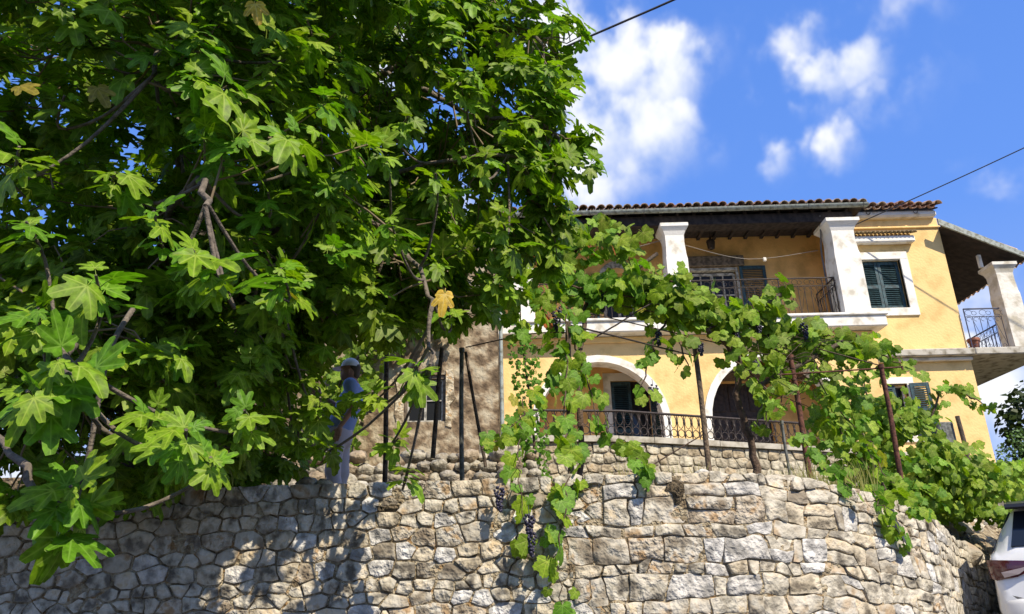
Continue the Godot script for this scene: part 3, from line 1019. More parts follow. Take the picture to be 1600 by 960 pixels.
# a column of square section that swells into a moulded capital
func column_mesh(c: Vector3, w: float, y0: float, y1: float) -> ArrayMesh:
	var mb := MB.new()
	var prof := [[0.5, 0.0], [0.5, 0.62], [0.47, 0.66], [0.44, 0.80], [0.45, 0.88], [0.52, 0.925], [0.62, 0.955], [0.66, 0.965], [0.66, 1.0]]
	for i in prof.size() - 1:
		var a: float = prof[i][0] * w
		var b: float = prof[i + 1][0] * w
		var ya := lerpf(y0, y1, prof[i][1])
		var yb := lerpf(y0, y1, prof[i + 1][1])
		for s in 4:
			var r := Basis(Vector3.UP, PI / 2 * s)
			mb.face(c + r * Vector3(-a, 0, a) + Vector3.UP * ya, c + r * Vector3(a, 0, a) + Vector3.UP * ya, c + r * Vector3(b, 0, b) + Vector3.UP * yb, c + r * Vector3(-b, 0, b) + Vector3.UP * yb)
	var e: float = 0.66 * w
	mb.face(c + Vector3(-e, y1, e), c + Vector3(e, y1, e), c + Vector3(e, y1, -e), c + Vector3(-e, y1, -e))
	return mb.mesh()

# one louvred shutter leaf filling x0..x1, y0..y1 at depth z, turned about its hinge at x = hinge
func shutter(h: Node, x0: float, x1: float, y0: float, y1: float, z: float, turn := 0.0, hinge := 0.0) -> void:
	var pivot := Vector3(hinge, 0, z)
	var xf := Transform3D(Basis(Vector3.UP, turn), pivot) * Transform3D(Basis(), -pivot)
	var f := MB.new()
	var s := 0.075
	var mid := lerpf(y0, y1, 0.47)
	for bx in [[x0, x0 + s, y0, y1], [x1 - s, x1, y0, y1], [x0 + s, x1 - s, y0, y0 + s * 1.2], [x0 + s, x1 - s, y1 - s * 1.2, y1], [x0 + s, x1 - s, mid - s * 0.6, mid + s * 0.6]]:
		var c := Vector3((bx[0] + bx[1]) / 2, (bx[2] + bx[3]) / 2, z)
		box(f, xf * c, Vector3(bx[1] - bx[0], bx[3] - bx[2], 0.04), xf.basis, 0.004)
	var root := part(h, "shutter", f.mesh(), M.shutter)
	for seg in [[y0 + s * 1.2, mid - s * 0.6], [mid + s * 0.6, y1 - s * 1.2]]:
		var n := int((seg[1] - seg[0]) / 0.047)
		for k in n:
			var y: float = lerpf(seg[0], seg[1], (k + 0.5) / n)
			var mb := MB.new()
			box(mb, xf * Vector3((x0 + x1) / 2, y, z), Vector3(x1 - x0 - 2 * s + 0.004, 0.007, 0.046), xf.basis * Basis(Vector3.RIGHT, 0.75))
			part(root, "slat", mb.mesh(), M.shutter)

func surround(h: Node, x0: float, x1: float, y0: float, y1: float, t: float, z0: float, z1: float) -> void:
	var mb := MB.new()
	box2(mb, Vector3(x0 - t, y1, z0), Vector3(x1 + t, y1 + t, z1), 0.008)
	box2(mb, Vector3(x0 - t, y0 - t, z0), Vector3(x1 + t, y0, z1 + 0.012), 0.008)
	box2(mb, Vector3(x0 - t, y0, z0), Vector3(x0, y1, z1), 0.004)
	box2(mb, Vector3(x1, y0, z0), Vector3(x1 + t, y1, z1), 0.004)
	part(h, "window_surround", mb.mesh(), M.white)

func glazed(h: Node, called: String, x0: float, x1: float, y0: float, y1: float, z: float, cols: int, rows: int, m: Material, bar_w := 0.05) -> void:
	var f := MB.new()
	for i in cols + 1:
		var x := lerpf(x0, x1, float(i) / cols)
		var w := bar_w if i == 0 or i == cols or (cols % 2 == 0 and i == cols / 2) else bar_w * 0.5
		box2(f, Vector3(x - w / 2, y0, z - 0.03), Vector3(x + w / 2, y1, z + 0.03), 0.004)
	for j in rows + 1:
		var y := lerpf(y0, y1, float(j) / rows)
		var w := bar_w if j == 0 or j == rows else bar_w * 0.5
		box2(f, Vector3(x0, y - w / 2, z - 0.027), Vector3(x1, y + w / 2, z + 0.027))
	var root := part(h, called, f.mesh(), m)
	for i in cols:
		for j in rows:
			part(root, "pane", block(Vector3(lerpf(x0, x1, float(i) / cols) + 0.005, lerpf(y0, y1, float(j) / rows) + 0.005, z - 0.006), Vector3(lerpf(x0, x1, float(i + 1) / cols) - 0.005, lerpf(y0, y1, float(j + 1) / rows) - 0.005, z - 0.001)), M.glass)

func arch_outline(cx: float, r: float, spring: float, floor_: float, n := 18) -> Array:   # from the right foot over the crown to the left foot
	var out := [Vector2(cx + r, floor_)]
	for i in n + 1:
		var t := PI * i / n
		out.append(Vector2(cx + r * cos(t), spring + r * 1.02 * sin(t)))
	out.append(Vector2(cx - r, floor_))
	return out

func half_tile(l: float, r0: float, r1: float, t: float, under := false) -> ArrayMesh:     # a barrel tile, its axis along z, mouth towards +z
	var mb := MB.new()
	var n := 8
	for e in 2:
		for k in 2:
			for i in n + 1:
				var a := PI * i / n
				var r := (r0 if e == 0 else r1) - k * t
				mb.p(Vector3(-cos(a) * r, sin(a) * r * 0.85 * (-1 if under else 1), l * 0.5 if e == 0 else -l * 0.5))
	var q := n + 1
	for i in n:
		var f := [[i, i + 1, 2 * q + i + 1, 2 * q + i], [q + i + 1, q + i, 3 * q + i, 3 * q + i + 1], [i + 1, i, q + i, q + i + 1], [2 * q + i, 2 * q + i + 1, 3 * q + i + 1, 3 * q + i]]
		for k in f:
			if under: k.reverse()
			mb.quad(k[0], k[1], k[2], k[3])
	return mb.mesh()

func tile_rows(roof: Node, x0: float, x1: float, edge: Vector3, slope: float, pitch: float, rows: int, shown: int, total_rows: int) -> void:
	var cover := [half_tile(0.44, 0.105, 0.082, 0.016), half_tile(0.46, 0.11, 0.08, 0.016), half_tile(0.43, 0.10, 0.085, 0.015)]
	var pan := half_tile(0.44, 0.085, 0.10, 0.016, true)
	var n := int((x1 - x0) / pitch)
	var b := Basis(Vector3.RIGHT, slope)
	var rest := []
	for j in total_rows:
		for i in n + 1:
			var x := x0 + (x1 - x0) * i / n
			var along := 0.36 * j + 0.10
			var o := Vector3(x, edge.y + 0.055, edge.z) + b * Vector3(0, 0, -along)
			var xf := Transform3D(b * Basis(Vector3.UP, rf(-0.05, 0.05)) * Basis(Vector3.RIGHT, 0.035), o + Vector3(rf(-0.012, 0.012), rf(-0.006, 0.012), rf(-0.025, 0.025)))
			if j < shown: piece(roof, "tile", cover[rng.randi() % 3], M.tiles[rng.randi() % 5], xf)
			else: rest.append(xf)
			if i < n:
				var o2 := o + Vector3((x1 - x0) / n * 0.5, -0.005, 0)
				var xf2 := Transform3D(b * Basis(Vector3.RIGHT, 0.035), o2 + Vector3(0, 0, -0.03))
				if j < 1: piece(roof, "pan_tile", pan, M.tiles[rng.randi() % 5], xf2)
	if rest.size(): many(roof, "upper_tiles", cover[0], M.tiles[1], rest)

func yellow_house() -> void:
	var F := 3.9          # terrace floor
	var S := 7.47         # balcony floor
	var E := 10.18        # underside of the eave
	var zf := -17.0
	var zb := -18.3
	var h := thing("yellow_house", "two storey ochre yellow house with white arches, upper loggia and tiled roof", "house", Vector3(5, 3.87, -17))
	# arcade of two arches carrying the balcony
	var arches := [[1.97, 1.58], [5.95, 1.62]]
	var line := [Vector2(-0.3, F - 0.02)]
	for a in arches:
		var l := arch_outline(a[0], a[1], 5.08, F - 0.02)
		l.reverse()
		line.append_array(l)
	line.append_array([Vector2(8.5, F - 0.02), Vector2(8.5, 7.12), Vector2(-0.3, 7.12)])
	var mb := MB.new()
	prism(mb, PackedVector2Array(line), zf - 0.40, zf)
	part(h, "arcade_wall", mb.mesh(), M.yellow)
	for a in arches:
		var tr := MB.new()
		var o := arch_outline(a[0], a[1] + 0.005, 5.08, F - 0.01)
		var i2 := arch_outline(a[0], a[1] - 0.16, 5.08, F - 0.01)
		i2.reverse()
		prism(tr, PackedVector2Array(o + i2), zf - 0.42, zf + 0.025)
		part(h, "arch_trim", tr.mesh(), M.white)
	# inside the arcade
	var gb := MB.new()
	pierced(gb, -0.3, 8.5, F - 0.02, 7.1, zb - 0.3, zb, [Rect2(2.40, F, 0.95, 2.50), Rect2(4.75, F, 1.55, 2.4)])
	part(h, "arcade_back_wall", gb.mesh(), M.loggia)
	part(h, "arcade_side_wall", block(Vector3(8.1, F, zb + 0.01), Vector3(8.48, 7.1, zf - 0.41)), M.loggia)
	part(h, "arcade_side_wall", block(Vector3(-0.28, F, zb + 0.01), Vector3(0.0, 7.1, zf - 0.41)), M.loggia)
	part(h, "step", block(Vector3(2.2, F - 0.02, zb + 0.001), Vector3(3.6, F + 0.15, zb + 0.4), 0.02), M.concrete)
	var ds := MB.new()
	pierced(ds, 2.22, 3.53, F + 0.151, 6.60, zb + 0.002, zb + 0.03, [Rect2(2.40, F + 0.15, 0.95, 2.35)])
	part(h, "door_surround", ds.mesh(), M.old_white)
	var dr := part(h, "door", block(Vector3(2.40, F + 0.15, zb - 0.16), Vector3(3.35, 6.40, zb - 0.11)), M.car_glass)
	part(dr, "frame", block(Vector3(2.41, F + 0.15, zb - 0.105), Vector3(2.48, 6.38, zb - 0.06)), M.frame_grey)
	shutter(h, 2.41, 2.90, F + 0.16, 6.38, zb - 0.03, 0.0, 2.41)
	shutter(h, 2.90, 3.33, F + 0.16, 6.38, zb + 0.03, 2.2, 3.35)
	# the brown panelled door in the second arch
	var bd := part(h, "door", block(Vector3(4.75, F, zb - 0.2), Vector3(6.3, 6.3, zb - 0.14)), M.dark_door)
	for i in 3:
		for j in 3:
			part(bd, "panel", block(Vector3(4.84 + i * 0.49, F + 0.12 + j * 0.78, zb - 0.14), Vector3(5.23 + i * 0.49, F + 0.78 + j * 0.78, zb - 0.115), 0.015), M.dark_door)
	part(h, "awning", block(Vector3(4.6, 6.33, zb + 0.01), Vector3(7.4, 6.40, zf - 0.5)), M.wood)
	# balcony slab with a moulded edge
	var sl := MB.new()
	box2(sl, Vector3(-0.4, 7.14, zb - 0.3), Vector3(8.72, 7.40, zf + 0.38), 0.02)
	box2(sl, Vector3(-0.44, 7.401, zb - 0.3), Vector3(8.76, S, zf + 0.43), 0.015)
	part(h, "balcony_slab", sl.mesh(), M.white)
	part(h, "string_course", block(Vector3(-0.32, 6.98, zf + 0.002), Vector3(8.52, 7.13, zf + 0.05), 0.02), M.yellow)
	for x in [0.28, 4.02, 8.12]:
		part(h, "column", column_mesh(Vector3(x, 0, zf + 0.02), 0.52 if x < 8 else 0.62, S, 9.93), M.white)
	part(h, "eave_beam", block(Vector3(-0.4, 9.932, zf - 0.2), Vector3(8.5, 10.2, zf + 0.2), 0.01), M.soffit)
	var back := MB.new()
	pierced(back, -0.3, 8.4, S, 10.6, zb - 0.3, zb, [Rect2(2.36, S, 0.85, 1.85), Rect2(4.6, S, 1.34, 1.92)])
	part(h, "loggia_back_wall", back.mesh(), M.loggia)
	part(h, "loggia_side_wall", block(Vector3(8.42, S, zb - 0.3), Vector3(8.62, 10.4, zf - 0.36)), M.yellow)
	part(h, "loggia_side_wall", block(Vector3(-0.3, S, zb + 0.01), Vector3(-0.08, 10.4, zf - 0.36)), M.yellow)
	for k in 22:                                        # boards and rafters under the eave
		var x := -0.5 + k * 0.42
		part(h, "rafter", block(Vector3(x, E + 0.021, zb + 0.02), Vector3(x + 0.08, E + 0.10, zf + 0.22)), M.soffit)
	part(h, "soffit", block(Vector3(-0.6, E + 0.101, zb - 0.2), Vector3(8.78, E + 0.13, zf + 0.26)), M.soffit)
	# two doors of the loggia
	glazed(h, "balcony_door", 4.68, 5.86, S + 0.02, 9.24, zb - 0.10, 4, 3, M.frame_grey, 0.07)
	part(h, "blind_box", block(Vector3(4.5, 9.42, zb + 0.003), Vector3(6.12, 9.70, zb + 0.12), 0.01), M.frame_brown)
	part(h, "lintel", block(Vector3(4.6, 9.31, zb - 0.12), Vector3(5.94, 9.39, zb + 0.05), 0.008), M.frame_grey)
	shutter(h, 5.98, 6.66, S + 0.03, 9.41, zb + 0.06)
	part(h, "door_frame", block(Vector3(5.89, S + 0.01, zb - 0.02), Vector3(5.955, 9.305, zb + 0.04)), M.frame_grey)
	glazed(h, "balcony_door", 2.42, 3.14, S + 0.02, 8.92, zb - 0.10, 2, 3, M.frame_grey, 0.07)
	var fan := MB.new()
	var fp := arch_outline(2.785, 0.52, 9.12, 8.95, 10)
	var fi := arch_outline(2.785, 0.38, 9.08, 8.95, 10)
	fi.reverse()
	prism(fan, PackedVector2Array(fp + fi), zb + 0.003, zb + 0.05)
	part(h, "arched_frame", fan.mesh(), M.frame_grey)
	shutter(h, 3.32, 3.70, S + 0.03, 9.2, zb + 0.06, -0.12, 3.32)
	shutter(h, 1.88, 2.26, S + 0.03, 9.2, zb + 0.06, 0.12, 2.26)
	# railings of the loggia
	scroll_rail(h, "balcony_railing", Vector3(4.32, 0, zf + 0.12), Vector3(7.78, 0, zf + 0.12), S, M.iron)
	scroll_rail(h, "balcony_railing", Vector3(0.58, 0, zf + 0.12), Vector3(3.72, 0, zf + 0.12), S, M.iron)
	scroll_rail(h, "balcony_railing", Vector3(7.78, 0, zf + 0.10), Vector3(7.78, 0, zf - 1.0), S, M.iron)
	# right block of the house, set back a little
	var zr := -17.38
	var rb := MB.new()
	var up := Rect2(8.66, 7.82, 1.07, 1.30)
	var lowr := Rect2(8.53, 4.7, 0.72, 1.22)
	pierced(rb, 8.3, 10.9, 3.8, 10.25, zr - 0.45, zr, [up, lowr])
	part(h, "right_wall", rb.mesh(), M.yellow)
	surround(h, up.position.x, up.end.x, up.position.y, up.end.y, 0.20, zr - 0.10, zr + 0.035)
	surround(h, lowr.position.x, lowr.end.x, lowr.position.y, lowr.end.y, 0.16, zr - 0.10, zr + 0.03)
	shutter(h, up.position.x + 0.01, up.get_center().x - 0.003, up.position.y + 0.01, up.end.y - 0.01, zr - 0.12)
	shutter(h, up.get_center().x + 0.003, up.end.x - 0.01, up.position.y + 0.01, up.end.y - 0.01, zr - 0.12)
	glazed(h, "window", lowr.position.x, lowr.end.x, lowr.position.y, lowr.end.y, zr - 0.22, 2, 2, M.white, 0.08)
	shutter(h, lowr.end.x + 0.03, lowr.end.x + 0.46, lowr.position.y, lowr.end.y, zr + 0.06, -0.12, lowr.end.x)
	shutter(h, 8.62, 8.98, lowr.position.y, lowr.end.y - 0.02, zr - 0.05, 0.0, 8.6)
	part(h, "inner_shutter", block(Vector3(8.6, 7.76, zr - 0.34), Vector3(9.8, 9.2, zr - 0.30)), M.shutter)
	# hood of small tiles over the window
	var hd := part(h, "window_hood", block(Vector3(8.52, 9.52, zr + 0.002), Vector3(10.14, 9.70, zr + 0.20), 0.03), M.white)
	var ht := half_tile(0.30, 0.062, 0.045, 0.012)
	for i in 16: piece(hd, "tile", ht, M.lichen_tile, Transform3D(Basis(Vector3.RIGHT, 0.35), Vector3(8.56 + i * 0.103, 9.775, zr + 0.15)))
	part(h, "moulding", block(Vector3(8.66, 9.96, zr + 0.002), Vector3(10.93, 10.02, zr + 0.05), 0.015), M.yellow)
	part(h, "cornice", block(Vector3(8.80, 10.24, zr - 0.3), Vector3(10.86, 10.42, zr + 0.16), 0.05), M.white)
	for x in [9.1, 10.3]:
		var mb2 := MB.new()
		ring(mb2, Vector3(x, 10.36, zr + 0.19), Vector3.RIGHT, Vector3.UP, 0.05, 0.06, 0.01, 8, PI, TAU)
		part(h, "hook", mb2.mesh(true), M.iron)
	# other outer walls, out of sight from the road
	part(h, "side_wall", block(Vector3(10.6, 3.8, -23.5), Vector3(10.9, 10.2, zr - 0.46)), M.yellow)
	part(h, "side_wall", block(Vector3(-0.3, 3.8, -23.5), Vector3(0.0, 10.2, zb - 0.31)), M.yellow)
	part(h, "rear_wall", block(Vector3(0.01, 3.8, -23.5), Vector3(10.59, 10.2, -23.2)), M.yellow)
	# roof
	var slope := 0.30
	var rf_ := MB.new()
	var ridge := Vector2(-20.6, E + 0.13 + 4.1 * tan(slope))
	for x in [[-0.6, 8.80], [8.801, 10.88]]:
		var ze: float = zf + 0.28 if x[0] < 0 else zr + 0.2
		var ye := E + 0.135 if x[0] < 0 else E + 0.245
		var xf := Transform3D(Basis(Vector3.BACK, Vector3.UP, Vector3.LEFT), Vector3.ZERO)   # outline in (z, y), thickness along -x
		prism(rf_, PackedVector2Array([Vector2(-23.9, E - 0.1), Vector2(ridge.x, ridge.y - 0.14), Vector2(ze, ye), Vector2(ze, ye + 0.03), Vector2(ridge.x, ridge.y), Vector2(-23.9, E + 0.04)]), -x[1], -x[0], xf)
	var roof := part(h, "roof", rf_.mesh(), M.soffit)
	tile_rows(roof, -0.55, 8.72, Vector3(0, E + 0.16, zf + 0.30), slope, 0.215, 3, 2, 9)
	tile_rows(roof, 8.95, 10.80, Vector3(0, E + 0.27, zr + 0.24), slope, 0.215, 3, 2, 8)
	# gutter: an open half pipe with straps
	var gt := MB.new()
	for i in 9:
		var t := PI + PI * i / 8
		for x in [-0.6, 8.82]: gt.p(Vector3(x, E + 0.07 + 0.085 * sin(t) + (0.10 if x > 0 else 0.0) * 0.6, zf + 0.38 + 0.085 * cos(t)))
	for i in 8: gt.quad(i * 2, i * 2 + 1, i * 2 + 3, i * 2 + 2)
	var gutter := part(h, "gutter", gt.mesh(true), M.gutter)
	for k in 7:
		var mb3 := MB.new()
		var x := 0.6 + k * 1.35
		ring(mb3, Vector3(x, E + 0.07 + 0.06 * (x + 0.6) / 9.4, zf + 0.38), Vector3.BACK, Vector3.UP, 0.09, 0.09, 0.008, 8, PI, TAU)
		part(gutter, "strap", mb3.mesh(true), M.pipe)
	var pp := MB.new()
	tube(pp, curve([Vector3(7.68, 10.1, zf + 0.2), Vector3(7.76, 9.7, zf - 0.1), Vector3(7.78, 9.2, zf - 0.3), Vector3(7.80, S, zf - 0.32)], 4), 0.022)
	part(h, "downpipe", pp.mesh(true), M.pipe)
	var lp := MB.new()
	lathe(lp, Vector3(5.25, 9.80, zb + 0.3), [Vector2(0.02, 0.36), Vector2(0.03, 0.30), Vector2(0.10, 0.26), Vector2(0.12, 0.22), Vector2(0.09, 0.02), Vector2(0.03, 0.0)], 8)
	tube(lp, [Vector3(5.25, 10.16, zb + 0.3), Vector3(5.25, 10.30, zb + 0.3)], 0.012)
	part(h, "lantern", lp.mesh(true), M.iron)
	# side veranda: slab, lean-to roof, column and blue railing
	var vs := MB.new()
	box2(vs, Vector3(8.45, 6.53, zr + 0.002), Vector3(10.89, 6.70, zr + 0.26), 0.02)
	box2(vs, Vector3(10.902, 6.53, -23.0), Vector3(12.75, 6.70, zr + 0.26), 0.02)
	part(h, "veranda_slab", vs.mesh(), M.concrete)
	part(h, "ledge", block(Vector3(8.46, 6.44, zr + 0.002), Vector3(10.9, 6.529, zr + 0.12), 0.02), M.old_white)
	part(h, "column", column_mesh(Vector3(12.10, 0, zr + 0.02), 0.46, 6.70, 8.86), M.old_white)
	part(h, "post_stub", block(Vector3(11.72, 8.862, zr - 0.1), Vector3(11.80, 9.2, zr - 0.02)), M.old_white)
	var vr := MB.new()
	var x2 := Transform3D(Basis(), Vector3.ZERO)
	prism(vr, PackedVector2Array([Vector2(10.905, 9.90), Vector2(12.72, 8.95), Vector2(12.72, 9.00), Vector2(10.905, 9.96)]), -23.0, zr + 0.30, x2)
	var veranda := part(h, "veranda_roof", vr.mesh(), M.soffit)
	var fb := MB.new()
	prism(fb, PackedVector2Array([Vector2(10.72, 9.90), Vector2(12.78, 8.87), Vector2(12.78, 9.01), Vector2(10.72, 10.06)]), zr + 0.301, zr + 0.35, x2)
	part(veranda, "fascia_board", fb.mesh(), M.gutter)
	var vt := half_tile(0.46, 0.105, 0.085, 0.016)
	var an := atan2(0.96, 1.815)
	for i in 24:
		for j in 2:
			var q := Vector3(12.72, 9.03, zr + 0.22 - i * 0.24) + Vector3(-cos(an), sin(an), 0) * (0.40 * j + 0.08)
			piece(veranda, "tile", vt, M.tiles[(i + j) % 5], Transform3D(Basis(Vector3.BACK, -an) * Basis(Vector3.UP, PI / 2), q))
	scroll_rail(h, "veranda_railing", Vector3(10.95, 0, zr + 0.1), Vector3(11.82, 0, zr + 0.1), 6.72, M.blue_iron)
	scroll_rail(h, "veranda_railing", Vector3(12.5, 0, zr - 0.3), Vector3(12.5, 0, -22.5), 6.72, M.blue_iron)
	scroll_rail(h, "veranda_railing", Vector3(10.95, 0, -22.8), Vector3(12.5, 0, -22.8), 6.72, M.blue_iron)
	# clotheslines of the loggia, with a peg
	for c in [[Vector3(4.3, 9.45, zf + 0.06), Vector3(5.9, 9.15, zf - 0.2), Vector3(7.7, 9.38, zf - 0.3)], [Vector3(0.6, 9.5, zf + 0.05), Vector3(2.4, 9.35, zf), Vector3(3.74, 9.6, zf + 0.05)]]:
		var mb4 := MB.new()
		tube(mb4, curve(c, 6), 0.006, -1, 4)
		var far: bool = c[0].x > 4
		tag(part(self, "clothesline", mb4.mesh(true), M.cord), "thin pale clothesline with a peg, sagging right of the middle white column" if far else "thin pale clothesline strung left of the middle white column", "clothesline", "clotheslines in the loggia")
	tag(part(self, "clothes_peg", block(Vector3(6.28, 9.10, zf - 0.27), Vector3(6.36, 9.20, zf - 0.22), 0.01), M.old_white), "small white peg hanging on the loggia clothesline", "clothes peg")
	var pot := MB.new()
	lathe(pot, Vector3(11.08, 6.70, zr + 0.0), [Vector2(0.0, 0.0), Vector2(0.09, 0.0), Vector2(0.12, 0.22), Vector2(0.14, 0.22), Vector2(0.14, 0.29), Vector2(0.11, 0.29), Vector2(0.10, 0.2), Vector2(0.0, 0.2)], 12)
	tag(part(self, "flower_pot", pot.mesh(true), M.terracotta), "small reddish clay pot by the wall corner on the blue railed veranda", "flower pot")

func old_house() -> void:
	var z := -16.2
	var h := thing("old_house", "old unpainted house with rough brown plaster and a small paned window behind the trellis", "house", Vector3(-3.5, 3.58, -16.5))
	var mb := MB.new()
	var w := Rect2(-2.42, 5.05, 0.92, 1.05)
	pierced(mb, -8.0, -0.33, 3.4, 9.6, z - 0.5, z, [w])
	part(h, "wall", mb.mesh(), M.old_plaster)
	part(h, "side_wall", block(Vector3(-0.8, 3.4, -23), Vector3(-0.34, 9.6, z - 0.51)), M.old_plaster)
	part(h, "downpipe", bar(Vector3(-0.27, 3.6, z + 0.02), Vector3(-0.27, 7.6, z + 0.02), 0.045, 8), M.gutter)
	for sdx in [-1, 1]:                                 # flaking pale render round the opening
		var pl := MB.new()
		var x := w.position.x if sdx < 0 else w.end.x
		var pts := PackedVector2Array()
		for i in 9: pts.append(Vector2(x + 0.001 * sdx, lerpf(4.95, 6.2, i / 8.0)))
		for i in 9: pts.append(Vector2(x + sdx * (0.17 + 0.16 * noise.get_noise_2d(i * 1.7, sdx * 9)), lerpf(6.22, 4.9, i / 8.0)))
		if sdx > 0: pts.reverse()
		if Geometry2D.is_polygon_clockwise(pts): pts.reverse()
		prism(pl, pts, z + 0.001, z + 0.03)
		part(h, "render_patch", pl.mesh(), M.frame_plaster)
	var fr := MB.new()
	box2(fr, Vector3(w.position.x, w.end.y - 0.09, z - 0.2), Vector3(w.end.x, w.end.y, z - 0.05), 0.01)
	box2(fr, Vector3(w.position.x, w.position.y, z - 0.2), Vector3(w.position.x + 0.07, w.end.y - 0.091, z - 0.06), 0.01)
	box2(fr, Vector3(w.end.x - 0.07, w.position.y, z - 0.2), Vector3(w.end.x, w.end.y - 0.091, z - 0.06), 0.01)
	part(h, "lintel", fr.mesh(), M.frame_brown)
	glazed(h, "window", w.position.x + 0.08, w.end.x - 0.08, w.position.y + 0.02, w.end.y - 0.1, z - 0.14, 2, 2, M.frame_grey, 0.055)
	var r := MB.new()
	var xf := Transform3D(Basis(Vector3.BACK, Vector3.UP, Vector3.LEFT), Vector3.ZERO)
	prism(r, PackedVector2Array([Vector2(-23.2, 9.55), Vector2(-19.6, 10.75), Vector2(z + 0.35, 9.6), Vector2(z + 0.35, 9.66), Vector2(-19.6, 10.85), Vector2(-23.2, 9.65)]), 0.3, 8.2, xf)
	part(h, "roof", r.mesh(), M.tiles[0])
	part(h, "rear_wall", block(Vector3(-8, 3.4, -23), Vector3(-0.81, 9.5, -22.6)), M.old_plaster)

# ---------------------------------------------------------------- leaves
# a lobed blade of about unit length: base at the origin, tip along +z, upper side +y, its stalk towards -z
func leaf_mesh(angs: Array, lens: Array, wid: Array, segs: int, rings: int, teeth: float, droop: float, fold: float, stalk: float, sd: float, core := 0.30, strap := false) -> ArrayMesh:
	var mb := MB.new()
	var rs := []
	var ph := []
	for i in segs + 1:
		var a := lerpf(-2.75, 2.75, float(i) / segs)
		var best := core * (1.0 - 0.35 * smoothstep(2.0, 2.75, absf(a)))
		for k in angs.size():
			var d: float = a - angs[k]
			if absf(d) > 1.4: continue
			# a ray from the base against an ellipse lying along the lobe
			var L: float = lens[k]
			if strap:                                    # a blunt strap-like lobe
				if absf(d) < 1.2: best = maxf(best, pow(pow(wid[k] * L / maxf(absf(sin(d)), 0.01), -5.0) + pow(L, -5.0), -0.2))
				continue
			var c := 0.56 * L
			var ea := 0.44 * L
			var eb: float = wid[k] * L
			var cx := cos(d) / ea
			var sy := sin(d) / eb
			var A := cx * cx + sy * sy
			var B := -2.0 * cx * c / ea
			var C := c * c / (ea * ea) - 1.0
			var disc := B * B - 4 * A * C
			if disc > 0: best = maxf(best, (-B + sqrt(disc)) / (2 * A))
		best *= 1.0 + teeth * (1.0 if i % 2 == 0 else -1.0) + 0.03 * sin(a * 5 + sd)
		rs.append(best); ph.append(a)
	var hgt := func(r: float, a: float) -> float:
		var near := 9.0
		for k in angs.size(): near = minf(near, absf(a - angs[k]))
		return fold * r * minf(near, 0.45) - droop * r * r * (0.6 + 0.4 * cos(a + sd)) + 0.05 * r * sin(a * 3 + sd * 2)
	var o := mb.p(Vector3.ZERO, Vector2(0.5, 0.5))
	for g in rings:
		var t := float(g + 1) / rings
		for i in segs + 1:
			var r: float = rs[i] * t
			var a: float = ph[i]
			var q := Vector3(sin(a) * r, 0, cos(a) * r)
			q.y = hgt.call(r, a)
			mb.p(q, Vector2(0.5 - q.x / 2.4, 0.5 - q.z / 2.4))
	for i in segs: mb.tri(o, o + 1 + i, o + 2 + i)
	for g in rings - 1:
		for i in segs:
			var a := o + 1 + g * (segs + 1) + i
			mb.quad(a, a + segs + 1, a + segs + 2, a + 1)
	if stalk > 0:
		var first := mb.v.size()
		var back := 0.12 * stalk
		tube(mb, [Vector3(0, 0.0, 0.02), Vector3(0, -back, -stalk * 0.5), Vector3(0, -back * 3, -stalk)], 0.014, 0.02, 3, 0, false)
		for i in range(first, mb.v.size()): mb.uv[i] = Vector2(0.5, 0.97)
	return mb.mesh(true)

var fig_leaves := []
var fig_small := []
var vine_leaves := []
var vine_small := []

func leaf_shapes() -> void:
	var fa := [0.0, 0.66, -0.66, 1.4, -1.4]
	for k in 8:
		var l5 := [1.0, 0.88, 0.86, 0.56, 0.54]
		var w5 := [0.19, 0.19, 0.19, 0.22, 0.22]
		if k == 1: l5 = [1.0, 0.74, 0.78, 0.40, 0.40]; w5 = [0.20, 0.19, 0.19, 0.25, 0.25]
		if k == 3: l5 = [1.05, 0.95, 0.9, 0.66, 0.68]; w5 = [0.165, 0.165, 0.165, 0.19, 0.19]
		if k == 4: l5 = [1.0, 0.66, 0.62, 0.3, 0.3]; w5 = [0.23, 0.22, 0.22, 0.25, 0.25]
		var dr: float = [0.20, 0.42, 0.05, 0.30, 0.55, 0.12, 0.7, 0.34][k]
		if k > 4:
			for i in 5: l5[i] *= rf(0.72, 1.12)
		var fo: float = [0.22, 0.14, 0.30, 0.10, 0.42, 0.55, 0.25, 0.02][k]
		fig_leaves.append(leaf_mesh(fa, l5, w5, 54, 3, 0.012, dr, fo, 0.42, k * 1.7, 0.36, true))
		fig_small.append(leaf_mesh(fa, l5, w5, 30, 2, 0.0, dr, fo, 0.40, k * 1.7, 0.36, true))
	var va := [0.0, 0.85, -0.85, 1.75, -1.75]
	for k in 4:
		var l5 := [0.95, 0.84, 0.86, 0.66, 0.64]
		var w5 := [0.36, 0.34, 0.34, 0.36, 0.36]
		var dr: float = [0.16, 0.30, 0.08, 0.42][k]
		vine_leaves.append(leaf_mesh(va, l5, w5, 44, 3, 0.045, dr, 0.10, 0.5, k * 2.1, 0.52))
		vine_small.append(leaf_mesh(va, l5, w5, 26, 2, 0.05, dr, 0.10, 0.4, k * 2.1, 0.52))

func leaf_xf(pos: Vector3, tip: Vector3, up: Vector3, size: float) -> Transform3D:
	var z := tip.normalized()
	var x := up.cross(z)
	if x.length() < 0.01: x = Vector3.RIGHT.cross(z)
	x = x.normalized()
	return Transform3D(Basis(x, z.cross(x), z).scaled_local(Vector3.ONE * size), pos)

